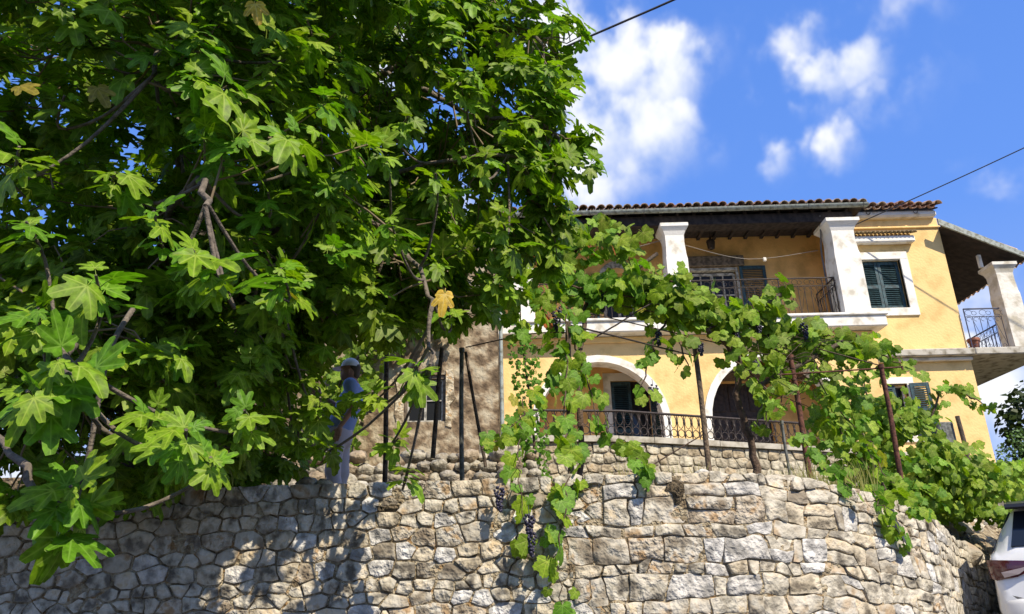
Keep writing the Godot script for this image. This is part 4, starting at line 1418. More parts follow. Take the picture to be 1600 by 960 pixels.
# leaves [transform, tint number, distance]; the nearest become parts, the rest one mass
func hang_leaves(root: Node, all: Array, parts: int, full: Array, small: Array, mats: Array, odd: Array, called: String) -> void:
	all.sort_custom(func(a, b): return a[2] < b[2])
	var rest := []
	for s in small: rest.append([[], []])
	for i in all.size():
		var l: Array = all[i]
		if i < parts:
			var m: Material = mats[rng.randi() % mats.size()]
			if odd.size() and rf(0, 1) < l[3]: m = odd[rng.randi() % odd.size()]
			piece(root, "leaf", full[l[1]], m, l[0])
		else:
			rest[l[1]][0].append(l[0])
			var b := rf(0.6, 1.2)
			rest[l[1]][1].append(Color(b * rf(0.85, 1.15), b, b * rf(0.7, 1.1)))
	for k in small.size():
		if rest[k][0].size(): many(root, called, small[k], mats[0], rest[k][0], rest[k][1])

func shoot(all: Array, pos: Vector3, axis: Vector3, n: int, size: float, odd := 0.02, spread := 1.0) -> void:
	axis = axis.normalized()
	var a0 := rf(0, TAU)
	var e1 := axis.cross(Vector3.UP if absf(axis.y) < 0.9 else Vector3.RIGHT).normalized()
	var e2 := axis.cross(e1)
	for i in n:
		var t := a0 + i * 2.4 + rf(-0.3, 0.3)
		var rad := e1 * cos(t) + e2 * sin(t)
		var out := (rad * 0.95 * spread + axis * (0.55 - 0.09 * i) + Vector3(0, rf(-0.55, 0.0), 0)).normalized()
		var s := size * rf(0.7, 1.12) * (0.55 if i == 0 else 1.0)
		var base := pos - axis * (0.022 * i) + out * s * 0.40
		var tip := (out + Vector3(0, rf(-0.65, 0.25), 0) + rv(0.35)).normalized()
		var up := (axis * 0.4 + Vector3.UP * 0.55 + SUN * 0.6 + rv(0.6)).normalized()
		all.append([leaf_xf(base, tip, up, s), rng.randi() % 8, base.distance_to(EYE), odd])

func fig_tree() -> void:
	var root := thing("fig_tree", "huge dark green fig tree overhanging the stone wall and filling half the view", "tree", Vector3(-3.6, 2.36, -7.2))
	var base := Vector3(-3.6, 2.3, -7.2)
	var limbs := [
		[base, Vector3(-3.5, 3.4, -7.0), Vector3(-3.0, 4.6, -6.6), Vector3(-2.2, 5.6, -6.2), Vector3(-1.2, 6.3, -6.0), Vector3(-0.2, 6.6, -5.9)],
		[Vector3(-3.4, 3.6, -6.95), Vector3(-2.6, 4.4, -6.3), Vector3(-1.6, 4.9, -5.9), Vector3(-0.7, 5.0, -5.6), Vector3(0.1, 5.0, -5.5)],
		[Vector3(-3.5, 3.3, -7.0), Vector3(-2.9, 3.9, -5.8), Vector3(-2.3, 4.1, -4.6), Vector3(-1.8, 3.9, -3.9), Vector3(-1.5, 3.4, -3.3)],
		[Vector3(-3.5, 3.0, -7.05), Vector3(-3.3, 3.3, -5.8), Vector3(-2.8, 3.2, -4.6), Vector3(-2.3, 2.8, -3.7), Vector3(-1.9, 2.5, -3.1)],
		[Vector3(-3.1, 4.4, -6.7), Vector3(-3.0, 5.4, -5.8), Vector3(-2.6, 5.6, -4.8), Vector3(-2.2, 5.0, -4.0), Vector3(-2.1, 4.5, -3.7)],
		[Vector3(-3.0, 4.6, -6.6), Vector3(-3.3, 6.0, -6.4), Vector3(-3.2, 7.2, -6.0)],
		[Vector3(-2.2, 5.6, -6.2), Vector3(-1.9, 6.6, -6.0), Vector3(-1.2, 7.4, -5.8)],
		[Vector3(-3.5, 3.2, -7.0), Vector3(-4.6, 4.2, -6.4), Vector3(-5.6, 5.0, -5.6)],
		[Vector3(-1.6, 4.9, -5.9), Vector3(-1.0, 4.3, -5.4), Vector3(-0.6, 3.6, -5.0), Vector3(-0.55, 3.0, -4.8)],
		[Vector3(-2.6, 4.4, -6.3), Vector3(-1.9, 4.0, -5.4), Vector3(-1.6, 3.7, -4.8)],
		[Vector3(-1.2, 6.3, -6.0), Vector3(-0.5, 5.8, -5.9), Vector3(0.2, 5.5, -5.8), Vector3(0.45, 5.3, -5.7)],
		[Vector3(-0.2, 6.6, -5.9), Vector3(0.15, 6.6, -5.8), Vector3(0.35, 6.3, -5.7)],
		[Vector3(-3.3, 3.1, -5.2), Vector3(-3.0, 2.6, -4.2), Vector3(-2.3, 2.2, -3.5), Vector3(-1.98, 1.95, -3.4)],
	]
	var joints := []
	for k in limbs.size():
		var mb := MB.new()
		var line := curve(limbs[k], 6)
		for i in range(1, line.size() - 1): line[i] += rv(0.03)
		var r0: float = 0.14 if k == 0 else 0.032 if k < 6 else 0.026
		tube(mb, line, r0, 0.014, 8, 0.35)
		part(root, "trunk" if k == 0 else "branch", mb.mesh(true), M.bark)
		joints.append_array(line.slice(2))
	var all := []
	var twigs := MB.new()
	var clump := FastNoiseLite.new()
	clump.seed = 77; clump.frequency = 0.75; clump.fractal_octaves = 2
	var vols := [
		[Vector3(-3.0, 5.5, -6.0), Vector3(3.5, 2.5, 1.9), 1550], [Vector3(-0.95, 6.35, -5.9), Vector3(1.65, 1.9, 1.3), 480], [Vector3(-2.5, 4.4, -4.4), Vector3(1.7, 1.5, 1.0), 300],
		[Vector3(-0.55, 4.75, -5.9), Vector3(1.15, 1.05, 0.8), 170], [Vector3(-3.1, 3.0, -5.2), Vector3(1.7, 0.85, 1.2), 340], [Vector3(-5.4, 4.6, -5.6), Vector3(1.8, 2.8, 1.8), 230], [Vector3(-2.6, 7.6, -6.2), Vector3(2.6, 1.4, 1.6), 200],
		[Vector3(-2.9, 4.4, -7.4), Vector3(2.4, 1.9, 0.7), 460], [Vector3(0.35, 5.7, -5.8), Vector3(0.5, 1.6, 0.5), 60], [Vector3(-1.15, 3.8, -5.6), Vector3(1.1, 0.6, 0.7), 190], [Vector3(-3.5, 3.2, -7.0), Vector3(2.0, 1.0, 0.7), 260],
		[Vector3(-2.3, 6.1, -3.7), Vector3(2.2, 1.0, 1.5), 420]]
	for vol in vols:
		var c: Vector3 = vol[0]
		var r: Vector3 = vol[1]
		for k in vol[2]:
			var d := rv(1.0)
			while d.length() > 1.0 or d.length() < 0.01: d = rv(1.0)
			d = d.normalized() * pow(d.length(), 0.7)
			var q := c + d * r
			if clump.get_noise_3dv(q) < (0.02 if d.z > 0.25 else -0.12) and d.z > -0.3: continue
			if q.x > lerpf(-0.9, -2.15, clampf((-q.z - 4.0) / 4.3, 0, 1)) - 0.2 and q.y < lerpf(3.05, 4.32, clampf((-q.z - 4.0) / 4.3, 0, 1)): continue         # open below the crown, over the wall
			var axis := (d.normalized() + Vector3(0, 0.45, 0.25) + rv(0.5)).normalized()
			shoot(all, q, axis, 5 + rng.randi() % 4, rf(0.135, 0.19), 0.001)
			var near: Vector3 = joints[0]
			for j in range(k % 3, joints.size(), 3):
				if q.distance_squared_to(joints[j]) < q.distance_squared_to(near): near = joints[j]
			if k % 2: continue
			var back := (near - q).limit_length(rf(0.3, 0.6))
			tube(twigs, [q - axis * 0.02, q - axis * 0.14 + back * 0.25 + rv(0.03), q + back * 0.6 - axis * 0.12 + rv(0.06), q + back - axis * 0.06 + rv(0.08)], 0.005, 0.009, 4, 0, false)
	# the sprays that hang nearest the road
	var sprays := [Vector3(-2.30, 3.29, -3.20), Vector3(-1.86, 2.96, -3.10), Vector3(-1.40, 3.03, -3.00), Vector3(-1.70, 3.33, -3.20), Vector3(-1.34, 2.98, -3.10), Vector3(-1.83, 2.51, -2.90), Vector3(-1.93, 2.38, -2.90), Vector3(-1.56, 2.36, -3.20), Vector3(-1.32, 2.23, -3.00), Vector3(-1.92, 2.06, -3.30), Vector3(-1.45, 2.22, -3.60), Vector3(-2.57, 3.84, -3.40), Vector3(-2.50, 4.75, -3.60), Vector3(-1.96, 4.64, -3.60), Vector3(-2.60, 4.38, -3.70), Vector3(-2.09, 2.81, -3.10), Vector3(-1.56, 4.92, -4.20), Vector3(-1.31, 5.16, -4.00), Vector3(-1.25, 4.52, -4.30), Vector3(-1.15, 3.98, -5.30), Vector3(-1.14, 4.08, -4.30), Vector3(-0.78, 3.89, -4.40), Vector3(-0.90, 4.49, -4.50), Vector3(-0.51, 4.33, -4.60), Vector3(-0.72, 4.88, -4.70), Vector3(-0.36, 5.31, -4.90), Vector3(-0.16, 4.67, -4.90), Vector3(-0.49, 6.20, -5.20), Vector3(0.07, 6.61, -5.60), Vector3(0.34, 5.95, -5.60), Vector3(0.20, 5.34, -5.40), Vector3(0.51, 5.68, -5.80), Vector3(0.13, 4.79, -5.30), Vector3(0.36, 5.09, -5.60), Vector3(-0.08, 4.34, -5.20), Vector3(-1.45, 3.87, -4.00), Vector3(-1.33, 3.37, -4.00), Vector3(-1.70, 4.04, -3.90), Vector3(-1.37, 3.62, -5.40), Vector3(-0.63, 2.98, -4.70), Vector3(-0.74, 2.41, -5.30), Vector3(-1.75, 3.30, -5.50), Vector3(-1.46, 2.54, -4.00), Vector3(-0.45, 3.48, -5.00), Vector3(0.29, 4.65, -5.70), Vector3(-1.02, 2.96, -5.3), Vector3(-0.82, 2.62, -5.3), Vector3(-1.42, 2.95, -5.4), Vector3(-1.62, 2.75, -5.6), Vector3(-1.25, 2.98, -5.6), Vector3(-1.38, 2.62, -5.6), Vector3(-2.22, 3.85, -3.70), Vector3(-2.14, 4.46, -3.90)]
	for q in sprays:
		var axis := Vector3(rf(-0.3, 0.6), rf(0.1, 0.7), 0.8)
		shoot(all, q, axis, 7 + rng.randi() % 3, rf(0.13, 0.175), 0.0)
		var near: Vector3 = joints[0]
		for j in joints: if (q as Vector3).distance_squared_to(j) < (q as Vector3).distance_squared_to(near): near = j
		var mb := MB.new()
		axis = axis.normalized()
		tube(mb, curve([q, q - axis * 0.22, (q - axis * 0.3).lerp(near, 0.5) - Vector3(0, 0.06, 0), near], 4), 0.007, 0.012, 6, 0.2)
		part(root, "twig", mb.mesh(true), M.bark)
	# one spray hanging straight down in front of the wall
	shoot(all, Vector3(-1.96, 1.86, -3.40), Vector3(0.1, -0.9, 0.3), 8, 0.19, 0.0, 0.45)
	var hb := MB.new()
	tube(hb, curve([Vector3(-1.96, 1.88, -3.40), Vector3(-1.95, 2.2, -3.45), Vector3(-1.97, 2.7, -3.5), Vector3(-2.1, 3.1, -3.9)], 4), 0.009, 0.016, 6, 0.2)
	part(root, "twig", hb.mesh(true), M.bark)
	part(root, "twigs", twigs.mesh(true), M.twig, "stuff")
	# a few yellowed leaves by hand: high left, and among the leaves over the trellis
	for q in [[Vector3(-1.50, 4.93, -3.6), Vector3(0.3, -1.0, 0.2)], [Vector3(-0.44, 3.42, -4.6), Vector3(-0.1, -1, 0.2)], [Vector3(-2.35, 4.35, -3.6), Vector3(0.6, -0.8, 0.2)], [Vector3(-2.72, 4.3, -3.5), Vector3(0.8, -0.4, 0.4)]]:
		piece(root, "leaf", fig_leaves[1], M.fig_yellow if q[0].x > -2.0 else M.fig_dull, leaf_xf(q[0], q[1], Vector3(0.2, 0.4, 0.9), 0.15))
	hang_leaves(root, all, 294, fig_leaves, fig_small, M.fig, [M.fig_dull], "leaves")

# ---------------------------------------------------------------- grapevines
func cane_leaves(all: Array, line: Array, per_m: float, spread: Vector3, size: float, odd := 0.04, droop := 0.7) -> void:
	for i in line.size() - 1:
		var a: Vector3 = line[i]
		var b: Vector3 = line[i + 1]
		var n := a.distance_to(b) * per_m
		var c := int(n) + int(rf(0, 1) < n - int(n))
		for k in c:
			var q := a.lerp(b, rf(0, 1)) + Vector3(rf(-1, 1) * spread.x, rf(-1, 1) * spread.y, rf(-1, 1) * spread.z)
			var tip := (Vector3(rf(-0.8, 0.8), -droop, rf(-0.3, 0.7)) + rv(0.2)).normalized()
			var up := (Vector3(0.15, 0.5, 0.6) + rv(0.75)).normalized()
			all.append([leaf_xf(q, tip, up, size * rf(0.5, 1.25)), rng.randi() % 4, q.distance_to(EYE), odd])

func bunch_mesh(sd: int, n: int, len: float) -> ArrayMesh:
	var mb := MB.new()
	var r := RandomNumberGenerator.new()
	r.seed = sd
	for i in n:
		var t := pow(float(i) / n, 0.8)
		var w := len * 0.2 * (1.0 - 0.75 * t) * (0.75 if t < 0.08 else 1.0)
		var a := i * 2.4
		var c := Vector3(cos(a) * w, -t * len, sin(a) * w) + Vector3(r.randf_range(-1, 1), r.randf_range(-1, 1), r.randf_range(-1, 1)) * 0.008
		var rad := r.randf_range(0.011, 0.0145)
		var first := mb.v.size()
		mb.p(c + Vector3.UP * rad)
		for j in [0.45, -0.45]:
			for k in 6:
				var ph := TAU * (k + (0.5 if j < 0 else 0.0)) / 6
				mb.p(c + Vector3(cos(ph) * 0.89, j, -sin(ph) * 0.89) * rad)
		mb.p(c - Vector3.UP * rad)
		for k in 6:
			var k2 := (k + 1) % 6
			mb.tri(first, first + 1 + k, first + 1 + k2)
			mb.quad(first + 1 + k, first + 7 + k, first + 7 + k2, first + 1 + k2)
			mb.tri(first + 13, first + 7 + k2, first + 7 + k)
	tube(mb, [Vector3.ZERO, Vector3(0.005, 0.07, 0)], 0.003, -1, 3, 0, false)
	return mb.mesh(true)

func canes(root: Node, lines: Array, r0: float, r1: float, called := "cane") -> Array:
	var out := []
	for l in lines:
		var line := curve(l, 6)
		for i in range(1, line.size() - 1): line[i] += rv(0.02)
		var mb := MB.new()
		tube(mb, line, r0, r1, 6, 0.4)
		part(root, called, mb.mesh(true), M.vine_bark)
		out.append(line)
	return out

func grapevines() -> void:
	var bunches := [bunch_mesh(1, 60, 0.18), bunch_mesh(2, 46, 0.13), bunch_mesh(3, 74, 0.22)]
	# the vine spread over the trellis in front of the house
	var v := thing("grapevine", "sprawling grapevine with dark grapes over the trellis between fig tree and yellow bush", "vine", Vector3(2.9, 2.33, -8.6))
	canes(v, [[Vector3(2.55, 2.3, -8.3), Vector3(2.62, 2.9, -8.35), Vector3(2.50, 3.5, -8.3), Vector3(2.52, 4.0, -8.2), Vector3(2.2, 4.3, -8.1)]], 0.05, 0.03, "trunk")
	canes(v, [[Vector3(0.60, 2.4, -7.3), Vector3(0.66, 3.2, -7.4), Vector3(0.72, 4.0, -7.6), Vector3(0.85, 4.7, -7.7)]], 0.035, 0.025, "trunk")
	var main := canes(v, [
		[Vector3(0.75, 4.6, -7.7), Vector3(1.3, 4.75, -7.9), Vector3(1.9, 4.6, -8.1), Vector3(2.5, 4.45, -8.3), Vector3(3.1, 4.4, -8.5), Vector3(3.7, 4.25, -8.6), Vector3(4.15, 4.1, -8.6)],
		[Vector3(0.6, 4.9, -7.6), Vector3(0.85, 5.2, -7.6), Vector3(1.15, 5.25, -7.7), Vector3(1.35, 4.95, -7.8)],
		[Vector3(1.3, 4.7, -7.9), Vector3(1.6, 4.85, -7.9), Vector3(1.95, 4.8, -8.0), Vector3(2.3, 4.65, -8.1)],
		[Vector3(2.2, 4.3, -8.1), Vector3(2.8, 4.6, -8.3), Vector3(3.1, 4.72, -8.4), Vector3(3.25, 4.85, -8.4)],
		[Vector3(3.1, 4.4, -8.5), Vector3(3.6, 4.4, -8.7), Vector3(4.1, 4.35, -8.7), Vector3(4.4, 4.15, -8.7), Vector3(4.65, 3.95, -8.7)],
		[Vector3(1.9, 4.6, -8.1), Vector3(1.6, 4.2, -8.0), Vector3(1.5, 3.9, -8.0), Vector3(1.35, 3.6, -7.9)],
		[Vector3(2.6, 4.4, -8.3), Vector3(2.5, 4.0, -8.2), Vector3(2.75, 3.6, -8.1), Vector3(2.7, 3.2, -8.1)],
		[Vector3(3.4, 4.4, -8.5), Vector3(3.5, 4.0, -8.5), Vector3(3.55, 3.6, -8.4), Vector3(3.8, 3.2, -8.4)],
		[Vector3(2.9, 4.2, -8.6), Vector3(3.3, 4.25, -8.9), Vector3(3.8, 4.1, -9.0)],
		[Vector3(0.3, 4.68, -7.5), Vector3(0.9, 4.62, -7.6), Vector3(1.5, 4.55, -7.8), Vector3(2.1, 4.5, -8.1)],
		[Vector3(1.9, 4.6, -8.1), Vector3(1.86, 4.2, -8.05), Vector3(1.92, 3.85, -8.0)], [Vector3(3.0, 4.4, -8.5), Vector3(3.05, 4.0, -8.4), Vector3(3.0, 3.5, -8.35)],
	], 0.016, 0.006)
	var all := []
	for i in main.size(): cane_leaves(all, main[i], [92.0, 84.0, 68.0, 70.0, 52.0, 26.0, 40.0, 50.0, 20.0, 60.0, 30.0, 34.0][i], Vector3(0.12, 0.16, 0.22) if i != 1 else Vector3(0.22, 0.24, 0.2), 0.12, 0.06)
	# the fringe where it meets the fig tree
	cane_leaves(all, [Vector3(0.15, 5.2, -7.4), Vector3(0.45, 4.6, -7.4), Vector3(0.5, 4.0, -7.2), Vector3(0.45, 3.4, -7.1)], 46.0, Vector3(0.28, 0.2, 0.2), 0.115, 0.02)
	cane_leaves(all, [Vector3(-0.1, 5.1, -7.2), Vector3(0.0, 4.6, -7.2), Vector3(0.15, 4.0, -7.1)], 48.0, Vector3(0.22, 0.2, 0.2), 0.115, 0.02)
	canes(v, [[Vector3(0.3, 4.9, -7.4), Vector3(0.0, 4.7, -7.2), Vector3(0.12, 4.0, -7.1)], [Vector3(0.75, 4.6, -7.7), Vector3(0.45, 4.9, -7.5), Vector3(0.2, 5.1, -7.4)], [Vector3(0.72, 4.2, -7.6), Vector3(0.55, 3.9, -7.3), Vector3(0.45, 3.4, -7.1)]], 0.012, 0.005)
	for k in 30:                                        # bare tangle in the middle
		var a := Vector3(rf(2.7, 3.1), rf(3.7, 4.3), rf(-8.7, -8.3))
		var b := a + Vector3(rf(0.3, 0.8), rf(-0.3, 0.3), rf(-0.2, 0.2))
		var mb := MB.new()
		tube(mb, curve([a, a.lerp(b, 0.4) + rv(0.14), a.lerp(b, 0.7) + rv(0.14), b], 4), 0.005, 0.003, 4, 0.2)
		part(v, "cane", mb.mesh(true), M.vine_bark)
	var gs := [Vector3(2.33, 4.52, -8.2), Vector3(2.10, 4.15, -8.1), Vector3(2.55, 4.42, -8.2), Vector3(2.85, 4.5, -8.3), Vector3(2.72, 3.95, -8.2), Vector3(0.46, 4.35, -7.4), Vector3(0.98, 4.6, -7.7), Vector3(1.22, 4.72, -7.8), Vector3(1.50, 3.62, -7.95), Vector3(3.42, 4.45, -8.4), Vector3(1.62, 4.25, -8.0)]
	for i in gs.size(): piece(v, "grape_bunch", bunches[i % 3], M.grape, Transform3D(Basis(Vector3.UP, i * 1.3).scaled(Vector3.ONE * 1.15), gs[i]))
	hang_leaves(v, all, 290, vine_leaves, vine_small, M.vine, [M.vine_red, M.vine_yellow, M.vine_yellow], "leaves")
	# the strands hanging down over the wall
	var s1 := thing("grapevine", "long grapevine strand hanging down the wall left of its squared stones", "vine", Vector3(0.42, 2.43, -6.3))
	var l1 := canes(s1, [[Vector3(0.55, 4.2, -7.2), Vector3(0.50, 3.5, -6.9), Vector3(0.44, 2.9, -6.5), Vector3(0.42, 2.55, -6.1), Vector3(0.36, 2.2, -5.85), Vector3(0.30, 1.85, -5.8), Vector3(0.31, 1.40, -5.8)], [Vector3(0.62, 3.9, -7.2), Vector3(0.75, 3.3, -7.1), Vector3(0.8, 2.9, -7.0)]], 0.008, 0.004)
	all = []
	for l in l1: cane_leaves(all, l, 17.0, Vector3(0.10, 0.08, 0.06), 0.115, 0.05, 1.1)
	hang_leaves(s1, all, 200, vine_leaves, vine_small, M.vine, [M.vine_red, M.vine_yellow], "leaves")
	var s2 := thing("grapevine", "thin grapevine strand with a bunch of grapes hanging before the wall's irregular stones", "vine", Vector3(0, 2.43, -6.2))
	var l2 := canes(s2, [[Vector3(0.1, 3.3, -7.0), Vector3(0.05, 2.9, -6.6), Vector3(0.02, 2.55, -6.0), Vector3(0.05, 2.2, -5.85), Vector3(0.08, 1.9, -5.85)], [Vector3(0.1, 3.1, -6.8), Vector3(-0.15, 2.8, -6.5), Vector3(-0.3, 2.7, -6.4)]], 0.006, 0.003)
	all = []
	for l in l2: cane_leaves(all, l, 15.0, Vector3(0.08, 0.08, 0.05), 0.105, 0.08, 1.1)
	for q in [Vector3(-0.13, 2.33, -5.85), Vector3(0.09, 2.12, -5.84), Vector3(0.10, 2.0, -5.84)]: piece(s2, "grape_bunch", bunches[0], M.grape, Transform3D(Basis(Vector3.UP, q.x * 30), q))
	hang_leaves(s2, all, 100, vine_leaves, vine_small, M.vine, [M.vine_yellow], "leaves")
	var s3 := thing("grapevine", "short grapevine shoots trailing over the right end of the wall", "vine", Vector3(3.2, 2.4, -7.2))
	var l3 := canes(s3, [[Vector3(2.75, 2.95, -7.2), Vector3(2.68, 2.6, -6.8), Vector3(2.78, 2.40, -6.6), Vector3(2.9, 2.28, -6.65)], [Vector3(3.5, 2.9, -7.5), Vector3(3.42, 2.5, -7.1), Vector3(3.5, 2.3, -7.0), Vector3(3.66, 2.12, -7.1)], [Vector3(3.3, 2.4, -7.2), Vector3(3.2, 2.2, -6.85), Vector3(3.35, 1.95, -6.95), Vector3(3.42, 1.85, -7.0)], [Vector3(0.95, 2.8, -6.6), Vector3(0.98, 2.5, -6.0), Vector3(1.0, 2.35, -5.92)]], 0.006, 0.003)
	all = []
	for l in l3: cane_leaves(all, l, 22.0, Vector3(0.06, 0.05, 0.05), 0.10, 0.08, 0.9)
	hang_leaves(s3, all, 100, vine_leaves, vine_small, M.vine, [M.vine_yellow], "leaves")
	# the dense bush of vine at the right
	var b := thing("grapevine", "dense bright green bush of grapevine before the right corner of the yellow house", "vine", Vector3(5.2, 2.3, -9.6))
	var lb := canes(b, [[Vector3(4.6, 2.2, -9.4), Vector3(4.5, 3.0, -9.3), Vector3(4.4, 3.6, -9.3), Vector3(4.45, 4.0, -9.3)], [Vector3(5.0, 2.5, -9.5), Vector3(5.3, 3.4, -9.6), Vector3(5.55, 3.9, -9.6), Vector3(5.9, 3.85, -9.7), Vector3(6.25, 3.65, -9.8)], [Vector3(4.5, 2.3, -9.2), Vector3(4.1, 2.9, -9.0), Vector3(3.85, 3.4, -9.0), Vector3(3.9, 3.8, -9.0)], [Vector3(5.3, 2.4, -9.9), Vector3(6.0, 2.75, -10.0), Vector3(6.8, 2.8, -10.3), Vector3(7.5, 2.75, -10.6)], [Vector3(5.0, 2.7, -9.6), Vector3(5.5, 2.85, -9.7), Vector3(6.1, 2.7, -9.9)], [Vector3(4.4, 3.4, -9.2), Vector3(4.75, 3.5, -9.3), Vector3(5.05, 3.3, -9.4)], [Vector3(4.5, 2.6, -9.0), Vector3(5.0, 2.9, -9.2), Vector3(5.3, 2.9, -9.4)]], 0.02, 0.006)
	all = []
	for i in lb.size(): cane_leaves(all, lb[i], [230.0, 34.0, 210.0, 230.0, 250.0, 260.0, 260.0][i], Vector3(0.34, 0.23, 0.3) if i != 1 else Vector3(0.1, 0.08, 0.1), 0.094, 0.03)
	cane_leaves(all, [Vector3(4.3, 2.6, -9.2), Vector3(5.2, 2.75, -9.5), Vector3(6.2, 2.55, -9.8)], 330.0, Vector3(0.3, 0.38, 0.3), 0.094, 0.03)
	hang_leaves(b, all, 290, vine_leaves, vine_small, M.vine, [M.vine_yellow], "leaves")
	# sunlit climber over the old house, seen through the fig tree
	var o := thing("climbing_plant", "light green climber on the old house wall seen behind the figure", "vine", Vector3(-3.4, 3.6, -15.6))
	var lo := canes(o, [[Vector3(-4.2, 3.6, -15.8), Vector3(-4.0, 5.2, -15.7), Vector3(-3.2, 6.6, -15.7), Vector3(-2.3, 7.3, -15.8), Vector3(-1.4, 7.4, -15.8)], [Vector3(-3.6, 3.6, -15.8), Vector3(-3.5, 5.4, -15.6), Vector3(-3.1, 6.2, -15.6)]], 0.03, 0.01)
	all = []
	cane_leaves(all, lo[0], 130.0, Vector3(0.45, 0.4, 0.3), 0.14, 0.0)
	cane_leaves(all, lo[1], 80.0, Vector3(0.35, 0.4, 0.3), 0.14, 0.0)
	hang_leaves(o, all, 0, vine_leaves, vine_small, M.vine, [], "leaves")
	var iv := thing("ivy", "narrow dark ivy column beside the white pilaster of the house", "vine", Vector3(0.25, 2.4, -10.6))
	var li := canes(iv, [[Vector3(0.30, 2.3, -10.6), Vector3(0.26, 3.4, -10.6), Vector3(0.18, 4.6, -10.6), Vector3(0.1, 5.2, -10.6)]], 0.03, 0.01)
	all = []
	for l in li: cane_leaves(all, l, 260.0, Vector3(0.20, 0.1, 0.16), 0.05, 0.0)
	var dark := []
	for l in all: dark.append(l[0])
	many(iv, "leaves", vine_small[0], M.vine[3], dark)

# ---------------------------------------------------------------- trellis, cables, plants
func trellis() -> void:
	var posts := [
		["trellis_post", "dark upright post standing right of the figure in the cap", Vector3(-1.40, 2.3, -8.2), Vector3(-1.44, 4.45, -8.2), 0.042, M.dark_wood],
		["trellis_post", "slim grey metal pipe post before the old house window", Vector3(-0.53, 2.3, -7.6), Vector3(-0.54, 3.98, -7.6), 0.036, M.grey_post],
		["trellis_post", "dark thick post at the edge of the hanging vine strand", Vector3(0.52, 2.3, -7.3), Vector3(0.57, 4.15, -7.3), 0.045, M.dark_wood],
		["trellis_post", "brown post with a bracing limb before the pier between the two arches", Vector3(2.07, 2.3, -8.2), Vector3(2.06, 4.2, -8.2), 0.046, M.wood],
		["trellis_post", "thick weathered post under the sloping dark pole at the second arch", Vector3(3.22, 2.3, -8.4), Vector3(3.20, 4.05, -8.4), 0.05, M.rust],
		["trellis_post", "tall rusty red iron post in front of the vine bush", Vector3(3.98, 2.1, -8.0), Vector3(4.02, 3.80, -8.0), 0.042, M.rust],
		["trellis_post", "short grey-green stake beside the bare vine trunk", Vector3(2.92, 2.3, -8.2), Vector3(2.92, 3.25, -8.2), 0.025, M.grey_post],
		["trellis_stake", "thin pale cane leaning beside the foot of the rusty post", Vector3(4.0, 2.1, -8.2), Vector3(3.78, 3.1, -8.2), 0.018, M.wood],
		["trellis_pole", "thick dark pole sloping up towards the balcony corner", Vector3(2.75, 3.70, -8.5), Vector3(4.05, 4.32, -8.5), 0.042, M.dark_wood],
		["trellis_pole", "short dark pole end sticking out of the leaves below the balcony shutter", Vector3(2.35, 4.22, -8.3), Vector3(3.16, 4.78, -8.3), 0.034, M.dark_wood],
		["trellis_pole", "dark pole end pointing up beside the middle white column", Vector3(1.0, 4.65, -7.8), Vector3(1.66, 5.12, -7.8), 0.034, M.dark_wood],
		["trellis_strut", "dark strut leaning from the grey pipe post towards the ground", Vector3(-0.30, 2.75, -7.6), Vector3(-0.50, 3.95, -7.6), 0.026, M.dark_wood],
		["trellis_strut", "crooked dark strut crossing in front of the old house window", Vector3(-0.83, 2.85, -7.6), Vector3(-0.75, 4.0, -7.6), 0.036, M.dark_wood],
		["trellis_pole", "dark pole rising to the right from the dark upright post", Vector3(-1.44, 4.40, -8.2), Vector3(-0.75, 5.1, -8.2), 0.035, M.dark_wood],
		["trellis_rail", "straight thin iron rail joining the rusty post to the trellis", Vector3(3.0, 3.78, -8.2), Vector3(4.25, 3.78, -8.0), 0.014, M.rust],
		["trellis_rail", "thin iron rail before the crown of the first arch", Vector3(0.57, 4.12, -7.3), Vector3(2.06, 4.02, -8.2), 0.015, M.iron],
		["trellis_rail", "thin iron rail slanting up from the dark thick post", Vector3(0.9, 4.12, -7.7), Vector3(1.55, 4.5, -7.7), 0.014, M.iron],
	]
	for p in posts:
		var q := [p[2], (p[2] as Vector3).lerp(p[3], 0.35) + Vector3(rf(-0.012, 0.012), 0, 0), (p[2] as Vector3).lerp(p[3], 0.7) + Vector3(rf(-0.012, 0.012), 0, 0), p[3]]
		var mb := MB.new()
		tube(mb, q, p[4] * 0.68, p[4] * 0.62, 8)
		if p[5] == M.rust or p[5] == M.grey_post: tube(mb, [(p[3] as Vector3) - Vector3(0, 0.03, 0), (p[3] as Vector3) + Vector3(0, 0.012, 0)], p[4] * 0.82, -1, 8)
		tag(part(self, p[0], mb.mesh(true), p[5]), p[1], p[0].replace("_", " "), "posts and poles of the vine trellis")
	var wires := [
		["topmost thin wire of the trellis above the first arch", [Vector3(0.6, 4.72, -7.7), Vector3(2.3, 4.58, -8.3), Vector3(4.2, 4.36, -8.8)]],
		["second thin wire of the trellis, just under the balcony slab", [Vector3(0.5, 4.55, -7.5), Vector3(2.2, 4.42, -8.2), Vector3(4.1, 4.12, -8.7)]],
		["lowest thin wire of the trellis, crossing the first arch", [Vector3(0.5, 4.36, -7.4), Vector3(2.0, 4.22, -8.1), Vector3(3.4, 3.98, -8.5)]],
		["thin wire slanting down to the top of the rusty post", [Vector3(3.5, 4.1, -8.3), Vector3(4.02, 3.80, -8.0)]],
		["thin wire left of the first arch, before the yellow wall", [Vector3(-0.5, 4.0, -7.6), Vector3(0.2, 4.1, -7.5), Vector3(0.6, 4.05, -7.35)]],
		["thin dark wire slanting across the terrace wall to the brown post", [Vector3(1.0, 2.55, -8.0), Vector3(2.08, 3.15, -8.2)]]]
